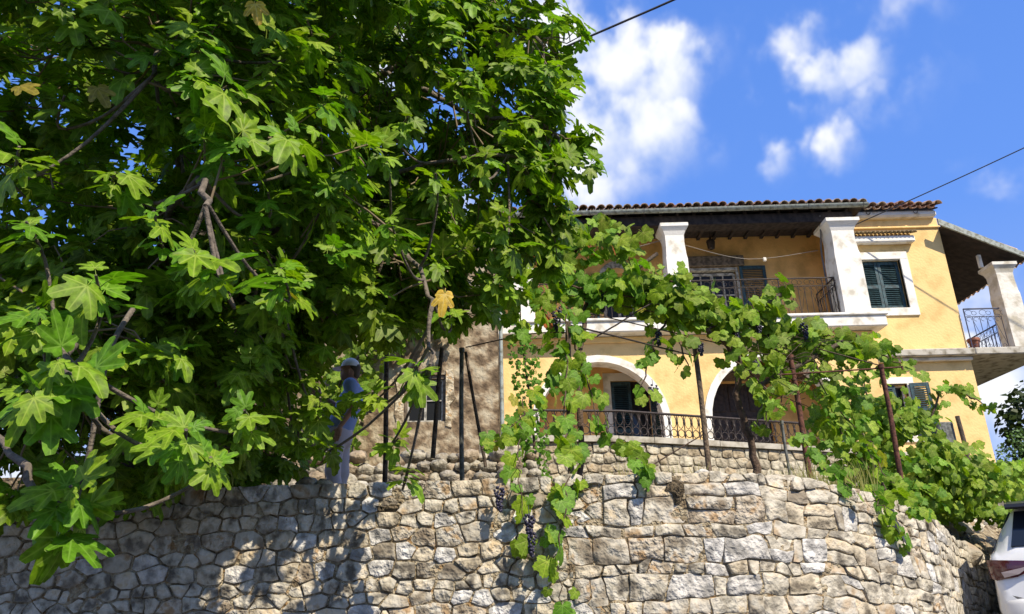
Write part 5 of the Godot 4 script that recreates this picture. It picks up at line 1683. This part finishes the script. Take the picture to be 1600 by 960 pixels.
	for w in wires:
		var mb := MB.new()
		tube(mb, curve(w[1], 5), 0.007, -1, 4)
		tag(part(self, "trellis_wire", mb.mesh(true), M.vine_bark), w[0], "wire", "wires of the vine trellis")
	# power cables
	var c1 := MB.new()
	var a := Vector3(-6.0, 7.0, -10.5); var b := Vector3(10.0, 11.05, -5.5)
	var pts := []
	for i in 13: pts.append(a.lerp(b, i / 12.0) + Vector3(0, -0.25 * sin(PI * i / 12.0), 0))
	tube(c1, pts, 0.016, -1, 5)
	tag(part(self, "power_cable", c1.mesh(true), M.cable), "thick black cable crossing the sky out of the fig tree", "cable")
	var c2 := MB.new()
	a = Vector3(8.55, 9.95, -17.2); b = Vector3(16.6, 12.5, -12.5)
	pts = []
	for i in 13: pts.append(a.lerp(b, i / 12.0) + Vector3(0, -0.12 * sin(PI * i / 12.0), 0))
	tube(c2, pts, 0.014, -1, 5)
	tag(part(self, "power_cable", c2.mesh(true), M.cable), "thin cable running from the wall above the green shuttered window into the sky", "cable")
	var bp := MB.new()
	tube(bp, [Vector3(10.1, 3.5, -17.0), Vector3(10.04, 5.05, -17.0)], 0.05, -1, 8)
	tag(part(self, "wooden_post", bp.mesh(true), M.dark_wood), "dark brown post against the yellow wall behind the vine bush", "post")
	tag(part(self, "meter_box", block(Vector3(9.62, 4.42, -17.36), Vector3(9.98, 4.95, -17.1), 0.03), M.grey_post), "dark grey box on the yellow wall beside the dark brown post", "box")
	# dry grass at the foot of the terrace wall
	var gm := MB.new()
	for k in 3:
		var o := Vector3((k - 1) * 0.012, 0, 0)
		var l := gm.p(o + Vector3(-0.004, 0, 0)); var r := gm.p(o + Vector3(0.004, 0, 0))
		var m1 := gm.p(o + Vector3((k - 1) * 0.03 - 0.003, 0.16, 0.02)); var m2 := gm.p(o + Vector3((k - 1) * 0.03 + 0.003, 0.16, 0.02))
		var t := gm.p(o + Vector3((k - 1) * 0.09, 0.30, 0.06))
		gm.quad(l, r, m2, m1); gm.tri(m1, m2, t)
	var tufts := []
	for k in 260:
		var x := rf(0.9, 3.4)
		var dense := noise.get_noise_2d(x * 1.6, 3.0)
		if dense < -0.1: continue
		tufts.append(Transform3D(Basis(Vector3.UP, rf(0, TAU)).scaled(Vector3.ONE * rf(0.7, 1.25)), Vector3(x, 2.36, rf(-8.4, -7.0))))
	var mm := many(self, "dry_grass", gm.mesh(), M.dry_grass, tufts)
	tag(mm, "dry yellowish grass and weeds at the foot of the terrace wall", "grass", "", "stuff")
	# trees behind the house corner at the right
	var lm := MB.new()
	lm.quad(lm.p(Vector3(0, 0, 0)), lm.p(Vector3(0.5, 0.12, 0.45)), lm.p(Vector3(0, -0.05, 1)), lm.p(Vector3(-0.5, 0.12, 0.45)))
	var small_leaf := lm.mesh(true)
	for t in [
		["dark broadleaf tree at the right edge behind the yellow house", "leafy_tree", Vector3(13.9, 3.0, -19.5), 2.6, [[Vector3(0.6, 2.0, 0), Vector3(1.7, 1.9, 1.5), 2600], [Vector3(-0.7, 2.3, 0.3), Vector3(0.8, 0.9, 0.8), 420], [Vector3(0.8, 0.6, 0.6), Vector3(1.8, 1.2, 1.2), 1500]], 0.17, 0.55],
		["lighter green bush below the dark tree at the right edge", "bush", Vector3(10.9, 2.6, -13.8), 1.0, [[Vector3(0.7, 0.9, 0), Vector3(1.5, 1.1, 1.0), 2600], [Vector3(-0.5, 0.4, 0.5), Vector3(1.0, 0.6, 0.8), 900]], 0.12, 1.25],
		["silvery grey olive bush at the lower right corner of the yellow house", "olive_bush", Vector3(12.2, 3.0, -18.4), 1.1, [[Vector3(0, 1.1, 0), Vector3(0.6, 0.9, 0.6), 1500]], 0.07, 2.2]]:
		var root := thing(t[1], t[0], "tree" if t[1] == "leafy_tree" else "bush", t[2])
		var tk := MB.new()
		tube(tk, curve([t[2], (t[2] as Vector3) + Vector3(0.1, t[3] * 0.5, 0), (t[2] as Vector3) + Vector3(0.3, t[3], 0.1)], 4), 0.11, 0.04, 7, 0.3)
		part(root, "trunk", tk.mesh(true), M.bark)
		var xfs := []
		var cols := []
		for e in t[4]:
			for k in e[2]:
				var d := rv(1.0)
				while d.length() > 1.0 or d.length() < 0.05: d = rv(1.0)
				var q: Vector3 = t[2] + e[0] + d.normalized() * pow(d.length(), 0.5) * e[1]
				if noise.get_noise_3dv(q * 1.1) < -0.22: continue
				xfs.append(leaf_xf(q, Vector3(rf(-1, 1), rf(-1, 0.2), rf(-0.6, 1)), (d + Vector3(0, 0.6, 0.2) + rv(0.5)).normalized(), t[5] * rf(0.6, 1.3)))
				var c: float = t[6] * rf(0.7, 1.3)
				cols.append(Color(c, c, c * (2.2 if t[6] > 2 else 1.0)))
		many(root, "foliage", small_leaf, M.tree_leaf, xfs, cols)

# ---------------------------------------------------------------- a body as one skin round tapered bones
func body_mesh(bones: Array, cell: float, k := 0.03) -> ArrayMesh:      # bone: [a, b, ra, rb]
	var lo := Vector3(1e9, 1e9, 1e9)
	var hi := -lo
	for b in bones:
		var r := maxf(b[2], b[3]) + cell * 3
		for q in [b[0], b[1]]:
			lo = lo.min((q as Vector3) - Vector3.ONE * r); hi = hi.max((q as Vector3) + Vector3.ONE * r)
	var nx := int((hi.x - lo.x) / cell) + 2
	var ny := int((hi.y - lo.y) / cell) + 2
	var nz := int((hi.z - lo.z) / cell) + 2
	var sum := PackedFloat32Array()
	sum.resize(nx * ny * nz)
	for b in bones:
		var a: Vector3 = b[0]
		var d: Vector3 = b[1] - a
		var l2 := maxf(d.length_squared(), 1e-9)
		var r := maxf(b[2], b[3]) + k * 2.5 + cell
		var p0 := ((a.min(b[1]) - Vector3.ONE * r - lo) / cell).floor()
		var p1 := ((a.max(b[1]) + Vector3.ONE * r - lo) / cell).ceil()
		for z in range(maxi(0, int(p0.z)), mini(nz, int(p1.z) + 1)):
			for y in range(maxi(0, int(p0.y)), mini(ny, int(p1.y) + 1)):
				for x in range(maxi(0, int(p0.x)), mini(nx, int(p1.x) + 1)):
					var q := lo + Vector3(x, y, z) * cell - a
					var t := clampf(q.dot(d) / l2, 0, 1)
					var dist: float = (q - d * t).length() - lerpf(b[2], b[3], t)
					if dist < k * 2.5: sum[(z * ny + y) * nx + x] += exp(-dist / k * 2.0)
	# surface nets: inside where the sum passes one
	var mb := MB.new()
	var id := PackedInt32Array()
	id.resize(nx * ny * nz)
	id.fill(-1)
	for z in nz - 1:
		for y in ny - 1:
			for x in nx - 1:
				var at := (z * ny + y) * nx + x
				var corner := [at, at + 1, at + nx, at + nx + 1, at + nx * ny, at + nx * ny + 1, at + nx * ny + nx, at + nx * ny + nx + 1]
				var n := 0
				for c in corner: if sum[c] > 1.0: n += 1
				if n == 0 or n == 8: continue
				var m := Vector3.ZERO
				var cnt := 0
				for e in [[0, 1], [2, 3], [4, 5], [6, 7], [0, 2], [1, 3], [4, 6], [5, 7], [0, 4], [1, 5], [2, 6], [3, 7]]:
					var s0 := sum[corner[e[0]]]; var s1 := sum[corner[e[1]]]
					if (s0 > 1.0) == (s1 > 1.0): continue
					var d0 := -log(maxf(s0, 1e-4)); var d1 := -log(maxf(s1, 1e-4))
					var t := d0 / (d0 - d1)
					var p := Vector3(e[0] & 1, (e[0] >> 1) & 1, (e[0] >> 2) & 1)
					var q := Vector3(e[1] & 1, (e[1] >> 1) & 1, (e[1] >> 2) & 1)
					m += p.lerp(q, t)
					cnt += 1
				id[at] = mb.p(lo + (Vector3(x, y, z) + m / cnt) * cell)
	for z in range(1, nz - 1):
		for y in range(1, ny - 1):
			for x in range(1, nx - 1):
				var at := (z * ny + y) * nx + x
				var in0 := sum[at] > 1.0
				for ax in 3:
					var st: int = [1, nx, nx * ny][ax]
					if (sum[at + st] > 1.0) == in0: continue
					var u: int = [nx, nx * ny, 1][ax]
					var w: int = [nx * ny, 1, nx][ax]
					var q := [id[at], id[at - u], id[at - u - w], id[at - w]]
					if q.has(-1): continue
					if in0: mb.quad(q[0], q[1], q[2], q[3])
					else: mb.quad(q[3], q[2], q[1], q[0])
	return mb.mesh(true)

func person() -> void:
	var o := Vector3(-1.86, 2.36, -8.3)
	var root := thing("person", "person in pale cap, blue shirt and light trousers facing left, half hidden by fig leaves", "person", o)
	# facing left (-x); own left side towards the road (+z)
	var hipL := o + Vector3(-0.08, 0.90, 0.09); var hipR := o + Vector3(-0.08, 0.90, -0.09)
	var kneeL := o + Vector3(-0.11, 0.48, 0.10); var kneeR := o + Vector3(-0.06, 0.48, -0.10)
	var ankL := o + Vector3(-0.02, 0.08, 0.10); var ankR := o + Vector3(-0.10, 0.08, -0.12)
	var chest := o + Vector3(0.02, 1.25, 0); var neck := o + Vector3(0.04, 1.45, 0)
	var shL := o + Vector3(0.05, 1.40, 0.19); var shR := o + Vector3(0.05, 1.40, -0.19)
	var elL := o + Vector3(0.11, 1.13, 0.25); var elR := o + Vector3(-0.12, 1.22, -0.26)
	var wrL := o + Vector3(-0.02, 0.92, 0.27); var wrR := o + Vector3(-0.36, 1.38, -0.20)
	var head := o + Vector3(0.0, 1.60, 0)
	var skin := [[hipL.lerp(hipR, 0.5), chest, 0.12, 0.12], [chest, neck, 0.11, 0.06], [neck, head, 0.052, 0.058], [head, head + Vector3(-0.02, 0.05, 0), 0.085, 0.088], [head + Vector3(-0.06, -0.045, 0), head + Vector3(-0.07, -0.06, 0), 0.045, 0.04], [head + Vector3(-0.095, 0.0, 0), head + Vector3(-0.112, -0.012, 0), 0.012, 0.013],
		[shL, elL, 0.048, 0.040], [elL, wrL, 0.038, 0.026], [shR, elR, 0.048, 0.040], [elR, wrR, 0.038, 0.026], [hipL, kneeL, 0.075, 0.055], [kneeL, ankL, 0.05, 0.035], [hipR, kneeR, 0.075, 0.055], [kneeR, ankR, 0.05, 0.035],
		[neck, shL, 0.05, 0.05], [neck, shR, 0.05, 0.05]]
	part(root, "body", body_mesh(skin, 0.017, 0.02), M.skin)
	for s in [[wrL, Vector3(-0.25, -0.95, 0.05)], [wrR, Vector3(-0.85, 0.5, 0.1)]]:
		var d: Vector3 = (s[1] as Vector3).normalized()
		var side := d.cross(Vector3(0, 0, 1)).normalized()
		var palm: Vector3 = s[0] + d * 0.085
		var hb := [[s[0], s[0] + d * 0.03, 0.026, 0.028], [s[0] + d * 0.03 + side * 0.016, palm + side * 0.028, 0.018, 0.016], [s[0] + d * 0.03 - side * 0.016, palm - side * 0.026, 0.018, 0.016], [s[0] + d * 0.03, palm, 0.018, 0.016]]
		for f in 4:
			var b: Vector3 = palm + side * (0.03 - f * 0.02)
			var l: float = [0.036, 0.042, 0.039, 0.030][f]
			var bend := Vector3(-0.25, 0, -0.35)
			var m1 := b + d * l
			var m2 := m1 + (d + bend * 0.6).normalized() * l * 0.7
			hb.append([b, m1, 0.0095, 0.009]); hb.append([m1, m2, 0.009, 0.008]); hb.append([m2, m2 + (d + bend * 1.3).normalized() * l * 0.5, 0.008, 0.007])
		var tb: Vector3 = s[0] + d * 0.035 + side * 0.02
		hb.append([tb, tb + (d * 0.6 + side * 0.8).normalized() * 0.04, 0.013, 0.011]); hb.append([tb + (d * 0.6 + side * 0.8).normalized() * 0.04, tb + (d * 0.6 + side * 0.8).normalized() * 0.04 + (d * 0.9 + side * 0.4).normalized() * 0.035, 0.010, 0.008])
		part(root, "hand", body_mesh(hb, 0.004, 0.005), M.skin)
	var hips := hipL.lerp(hipR, 0.5)
	var shirt := [[hips + Vector3(0, 0.06, 0.05), chest + Vector3(0, 0, 0.05), 0.135, 0.125], [hips + Vector3(0, 0.06, -0.05), chest + Vector3(0, 0, -0.05), 0.135, 0.125], [chest, neck + Vector3(0, -0.06, 0), 0.13, 0.085], [neck + Vector3(0, -0.05, 0), shL, 0.07, 0.072], [neck + Vector3(0, -0.05, 0), shR, 0.07, 0.072], [shL, shL.lerp(elL, 0.62), 0.07, 0.066], [shR, shR.lerp(elR, 0.62), 0.07, 0.066]]
	part(root, "shirt", body_mesh(shirt, 0.018, 0.03), M.shirt)
	var tr := [[hips + Vector3(0, 0.06, 0.03), hips + Vector3(0, -0.04, 0.03), 0.125, 0.135], [hips + Vector3(0, 0.06, -0.03), hips + Vector3(0, -0.04, -0.03), 0.125, 0.135], [hipL, kneeL, 0.10, 0.078], [kneeL, ankL + Vector3(0, 0.02, 0), 0.076, 0.064], [hipR, kneeR, 0.10, 0.078], [kneeR, ankR + Vector3(0, 0.02, 0), 0.076, 0.064]]
	part(root, "trousers", body_mesh(tr, 0.018, 0.03), M.trousers)
	for a in [ankL, ankR]: part(root, "shoe", body_mesh([[a + Vector3(0.03, -0.03, 0), a + Vector3(-0.15, -0.045, 0), 0.045, 0.035]], 0.014, 0.01), M.shoe)
	part(root, "hair", body_mesh([[head + Vector3(0.035, 0.035, 0), head + Vector3(0.05, -0.04, 0), 0.085, 0.055]], 0.012, 0.01), M.hair)
	for s in [-1, 1]:
		part(root, "ear", body_mesh([[head + Vector3(0.0, 0.0, 0.088 * s), head + Vector3(0.008, -0.03, 0.086 * s), 0.014, 0.009]], 0.006, 0.01), M.skin)
		part(root, "eye", body_mesh([[head + Vector3(-0.088, 0.012, 0.032 * s), head + Vector3(-0.0885, 0.012, 0.032 * s), 0.011, 0.011]], 0.005, 0.008), M.hair)
	part(root, "mouth", body_mesh([[head + Vector3(-0.105, -0.05, -0.02), head + Vector3(-0.105, -0.05, 0.02), 0.006, 0.006]], 0.004, 0.006), M.terracotta)
	var cp := MB.new()
	var prof := []
	for i in 8: prof.append(Vector2(0.108 * cos(PI * 0.5 * i / 7.0) + 0.0005, 0.055 + 0.115 * sin(PI * 0.5 * i / 7.0)))
	lathe(cp, head + Vector3(0.0, -0.005, 0), prof, 16)
	var brim := []
	var br2 := []
	for i in 9:
		var t := lerpf(-1.1, 1.1, i / 8.0)
		brim.append(cp.p(head + Vector3(-0.105 * cos(t), 0.055, 0.105 * sin(t))))
		br2.append(cp.p(head + Vector3(-0.105 - 0.10 * cos(t * 0.9), 0.030 + 0.01 * cos(t), 0.10 * sin(t))))
	for i in 8: cp.quad(brim[i], br2[i], br2[i + 1], brim[i + 1])
	part(root, "cap", cp.mesh(true), M.cap)

# ---------------------------------------------------------------- the parked car
func car() -> void:
	var root := thing("parked_car", "white hatchback seen from behind at the right edge, black spoiler and red tail light", "car", Vector3.ZERO)
	var at := Vector3(5.48, 0.80, -7.6)          # middle of the rear bumper, on the road
	var xf := Transform3D(Basis(Vector3.UP, deg_to_rad(-36.0)), at)     # +z out of the tail, the nose towards -z
	# stations along the length: distance from the tail, half width, belt height, roof half width, roof height
	var st := [[0.0, 0.80, 0.62, 0.70, 0.64], [0.02, 0.86, 0.80, 0.74, 0.86], [0.06, 0.88, 0.98, 0.74, 1.03], [0.12, 0.89, 1.02, 0.72, 1.10], [0.36, 0.895, 1.03, 0.62, 1.46], [0.60, 0.90, 1.02, 0.61, 1.53], [1.2, 0.905, 1.0, 0.62, 1.56], [1.9, 0.905, 0.98, 0.62, 1.55], [2.4, 0.905, 0.97, 0.61, 1.49], [3.1, 0.90, 0.96, 0.70, 1.03], [3.7, 0.87, 0.88, 0.68, 0.93], [4.0, 0.80, 0.74, 0.62, 0.78], [4.1, 0.66, 0.60, 0.5, 0.62]]
	var mb := MB.new()
	var ring_n := 0
	for s in st:
		var w: float = s[1]; var yb: float = s[2]; var wr: float = s[3]; var yt: float = s[4]
		var prof := [Vector2(0, 0.22), Vector2(w * 0.8, 0.22), Vector2(w * 0.95, 0.30), Vector2(w, 0.50), Vector2(w * 0.985, lerpf(0.5, yb, 0.55)), Vector2(w * 0.99, yb - 0.07), Vector2(w * 0.965, yb), Vector2(lerpf(w, wr, 0.55), lerpf(yb, yt, 0.5)), Vector2(wr, yt - 0.05), Vector2(wr * 0.86, yt - 0.008), Vector2(0, yt)]
		ring_n = prof.size() * 2 - 2
		for i in prof.size(): mb.p(xf * Vector3(prof[i].x, prof[i].y, -s[0]))
		for i in range(prof.size() - 2, 0, -1): mb.p(xf * Vector3(-prof[i].x, prof[i].y, -s[0]))
	for j in st.size() - 1:
		for i in ring_n:
			var a := j * ring_n + i
			var b := j * ring_n + (i + 1) % ring_n
			mb.quad(a, b, b + ring_n, a + ring_n)
	for e in [0, st.size() - 1]:
		var c := mb.p(xf * Vector3(0, 0.42, -st[e][0]))
		for i in ring_n:
			var a: int = e * ring_n + i
			var b: int = e * ring_n + (i + 1) % ring_n
			if e == 0: mb.tri(c, b, a)
			else: mb.tri(c, a, b)
	part(root, "body", mb.mesh(true), M.car_white)
	var plate := func(called: String, pts: Array, m: Material, thick := 0.008) -> MeshInstance3D:
		var q := MB.new()
		var n: Vector3 = (pts[1] - pts[0]).cross(pts[2] - pts[0]).normalized()
		var f := []
		var g := []
		for p in pts: f.append(q.p(xf * (p + n * thick))); g.append(q.p(xf * (p - n * 0.03)))
		for i in range(1, pts.size() - 1): q.tri(f[0], f[i], f[i + 1])
		for i in pts.size():
			var k := (i + 1) % pts.size()
			q.quad(g[i], g[k], f[k], f[i])
		return part(root, called, q.mesh(), m)
	plate.call("rear_window", [Vector3(-0.66, 1.09, -0.105), Vector3(0.66, 1.09, -0.105), Vector3(0.58, 1.44, -0.345), Vector3(-0.58, 1.44, -0.345)], M.car_glass)
	for s in [-1, 1]:
		var w := [Vector3(0.865 * s, 1.04, -0.55), Vector3(0.88 * s, 1.02, -2.35), Vector3(0.64 * s, 1.44, -2.2), Vector3(0.635 * s, 1.46, -0.75)]
		if s > 0: pass
		else: w.reverse()
		plate.call("side_window", w, M.car_glass, 0.02)
	plate.call("windscreen", [Vector3(0.74, 1.06, -3.03), Vector3(-0.74, 1.06, -3.03), Vector3(-0.58, 1.46, -2.48), Vector3(0.58, 1.46, -2.48)], M.car_glass, 0.02)
	var sp := MB.new()
	prism(sp, PackedVector2Array([Vector2(-0.75, 1.545), Vector2(-0.16, 1.455), Vector2(-0.14, 1.475), Vector2(-0.17, 1.51), Vector2(-0.75, 1.575)]), -0.64, 0.64, xf * Transform3D(Basis(Vector3.BACK, Vector3.UP, Vector3.LEFT), Vector3.ZERO))
	part(root, "spoiler", sp.mesh(), M.car_black)
	for s in [-1, 1]:
		var l := MB.new()
		# wraps round the corner: three columns of points from the flank to the tailgate
		var cols := [[0.905, -0.26, 0.955, 0.86], [0.902, -0.06, 0.965, 0.79], [0.84, 0.0, 0.965, 0.77], [0.66, 0.012, 0.955, 0.80], [0.46, 0.016, 0.945, 0.89]]
		for c in cols:
			for y in [c[2], (c[2] + c[3]) * 0.5, c[3]]: l.p(xf * Vector3(c[0] * s, y, c[1] + (0.012 if y != c[2] and y != c[3] else 0.0)))
		for i in cols.size() - 1:
			for k in 2:
				var a := i * 3 + k
				if s > 0: l.quad(a, a + 3, a + 4, a + 1)
				else: l.quad(a, a + 1, a + 4, a + 3)
		var tl := part(root, "tail_light", l.mesh(true), M.car_red)
		var rl := MB.new()
		var p := [Vector3(0.79 * s, 0.845, 0.026), Vector3(0.77 * s, 0.795, 0.025), Vector3(0.64 * s, 0.825, 0.034), Vector3(0.53 * s, 0.90, 0.034)]
		if s > 0: p.reverse()
		rl.face(xf * p[0], xf * p[1], xf * p[2], xf * p[3])
		part(tl, "reversing_lamp", rl.mesh(), M.car_lamp)
		var hl := MB.new()
		box(hl, xf * Vector3(0.62 * s, 0.70, -3.97), Vector3(0.3, 0.12, 0.2), xf.basis, 0.04)
		part(root, "headlight", hl.mesh(), M.car_lamp)
		var mr := MB.new()
		box(mr, xf * Vector3(1.0 * s, 1.06, -2.5), Vector3(0.2, 0.14, 0.1), xf.basis, 0.04)
		part(root, "wing_mirror", mr.mesh(), M.car_white)
		for z in [-0.72, -3.3]:
			var ty := MB.new()
			var rim := MB.new()
			var b := xf * Transform3D(Basis(Vector3.BACK, PI / 2 * -s), Vector3(0.80 * s, 0.32, z))
			var t0 := MB.new()
			lathe(t0, Vector3.ZERO, [Vector2(0.2, -0.1), Vector2(0.30, -0.1), Vector2(0.32, -0.07), Vector2(0.32, 0.07), Vector2(0.30, 0.1), Vector2(0.2, 0.1)], 24)
			for q in t0.v: ty.p(b * q)
			ty.ix = t0.ix
			var t1 := MB.new()
			lathe(t1, Vector3.ZERO, [Vector2(0.21, 0.06), Vector2(0.2, 0.09), Vector2(0.17, 0.07), Vector2(0.05, 0.08), Vector2(0.001, 0.085)], 24)
			for q in t1.v: rim.p(b * q)
			rim.ix = t1.ix
			var wh := part(root, "wheel", ty.mesh(true), M.tyre)
			part(wh, "rim", rim.mesh(true), M.rim)
	# creases of the tailgate: bumper edge, number plate recess and handle strip
	plate.call("plate_recess", [Vector3(-0.36, 0.52, 0.004), Vector3(0.36, 0.52, 0.004), Vector3(0.42, 0.70, 0.008), Vector3(-0.42, 0.70, 0.008)], M.car_white, 0.006)
	var bm := MB.new()
	for i in 13:
		var t := lerpf(-1, 1, i / 12.0)
		for y in [[0.30, 0.02], [0.36, 0.075], [0.55, 0.08], [0.60, 0.03]]: bm.p(xf * Vector3(0.90 * sin(t * PI / 2), y[0], y[1] - 0.02 - 0.32 * pow(absf(t), 6)))
	for i in 12:
		for k in 3: bm.quad(i * 4 + k, (i + 1) * 4 + k, (i + 1) * 4 + k + 1, i * 4 + k + 1)
	part(root, "bumper", bm.mesh(true), M.car_white)
	var wp := MB.new()
	tube(wp, [xf * Vector3(0, 1.10, -0.09), xf * Vector3(0.3, 1.16, -0.14)], 0.012, 0.006, 5)
	part(root, "rear_wiper", wp.mesh(true), M.car_black)

func _ready() -> void:
	camera_and_sun()
	materials()
	ground()
	terrace_walls()
	yellow_house()
	old_house()
	front_wall()
	leaf_shapes()
	fig_tree()
	trellis()
	grapevines()
	person()
	car()
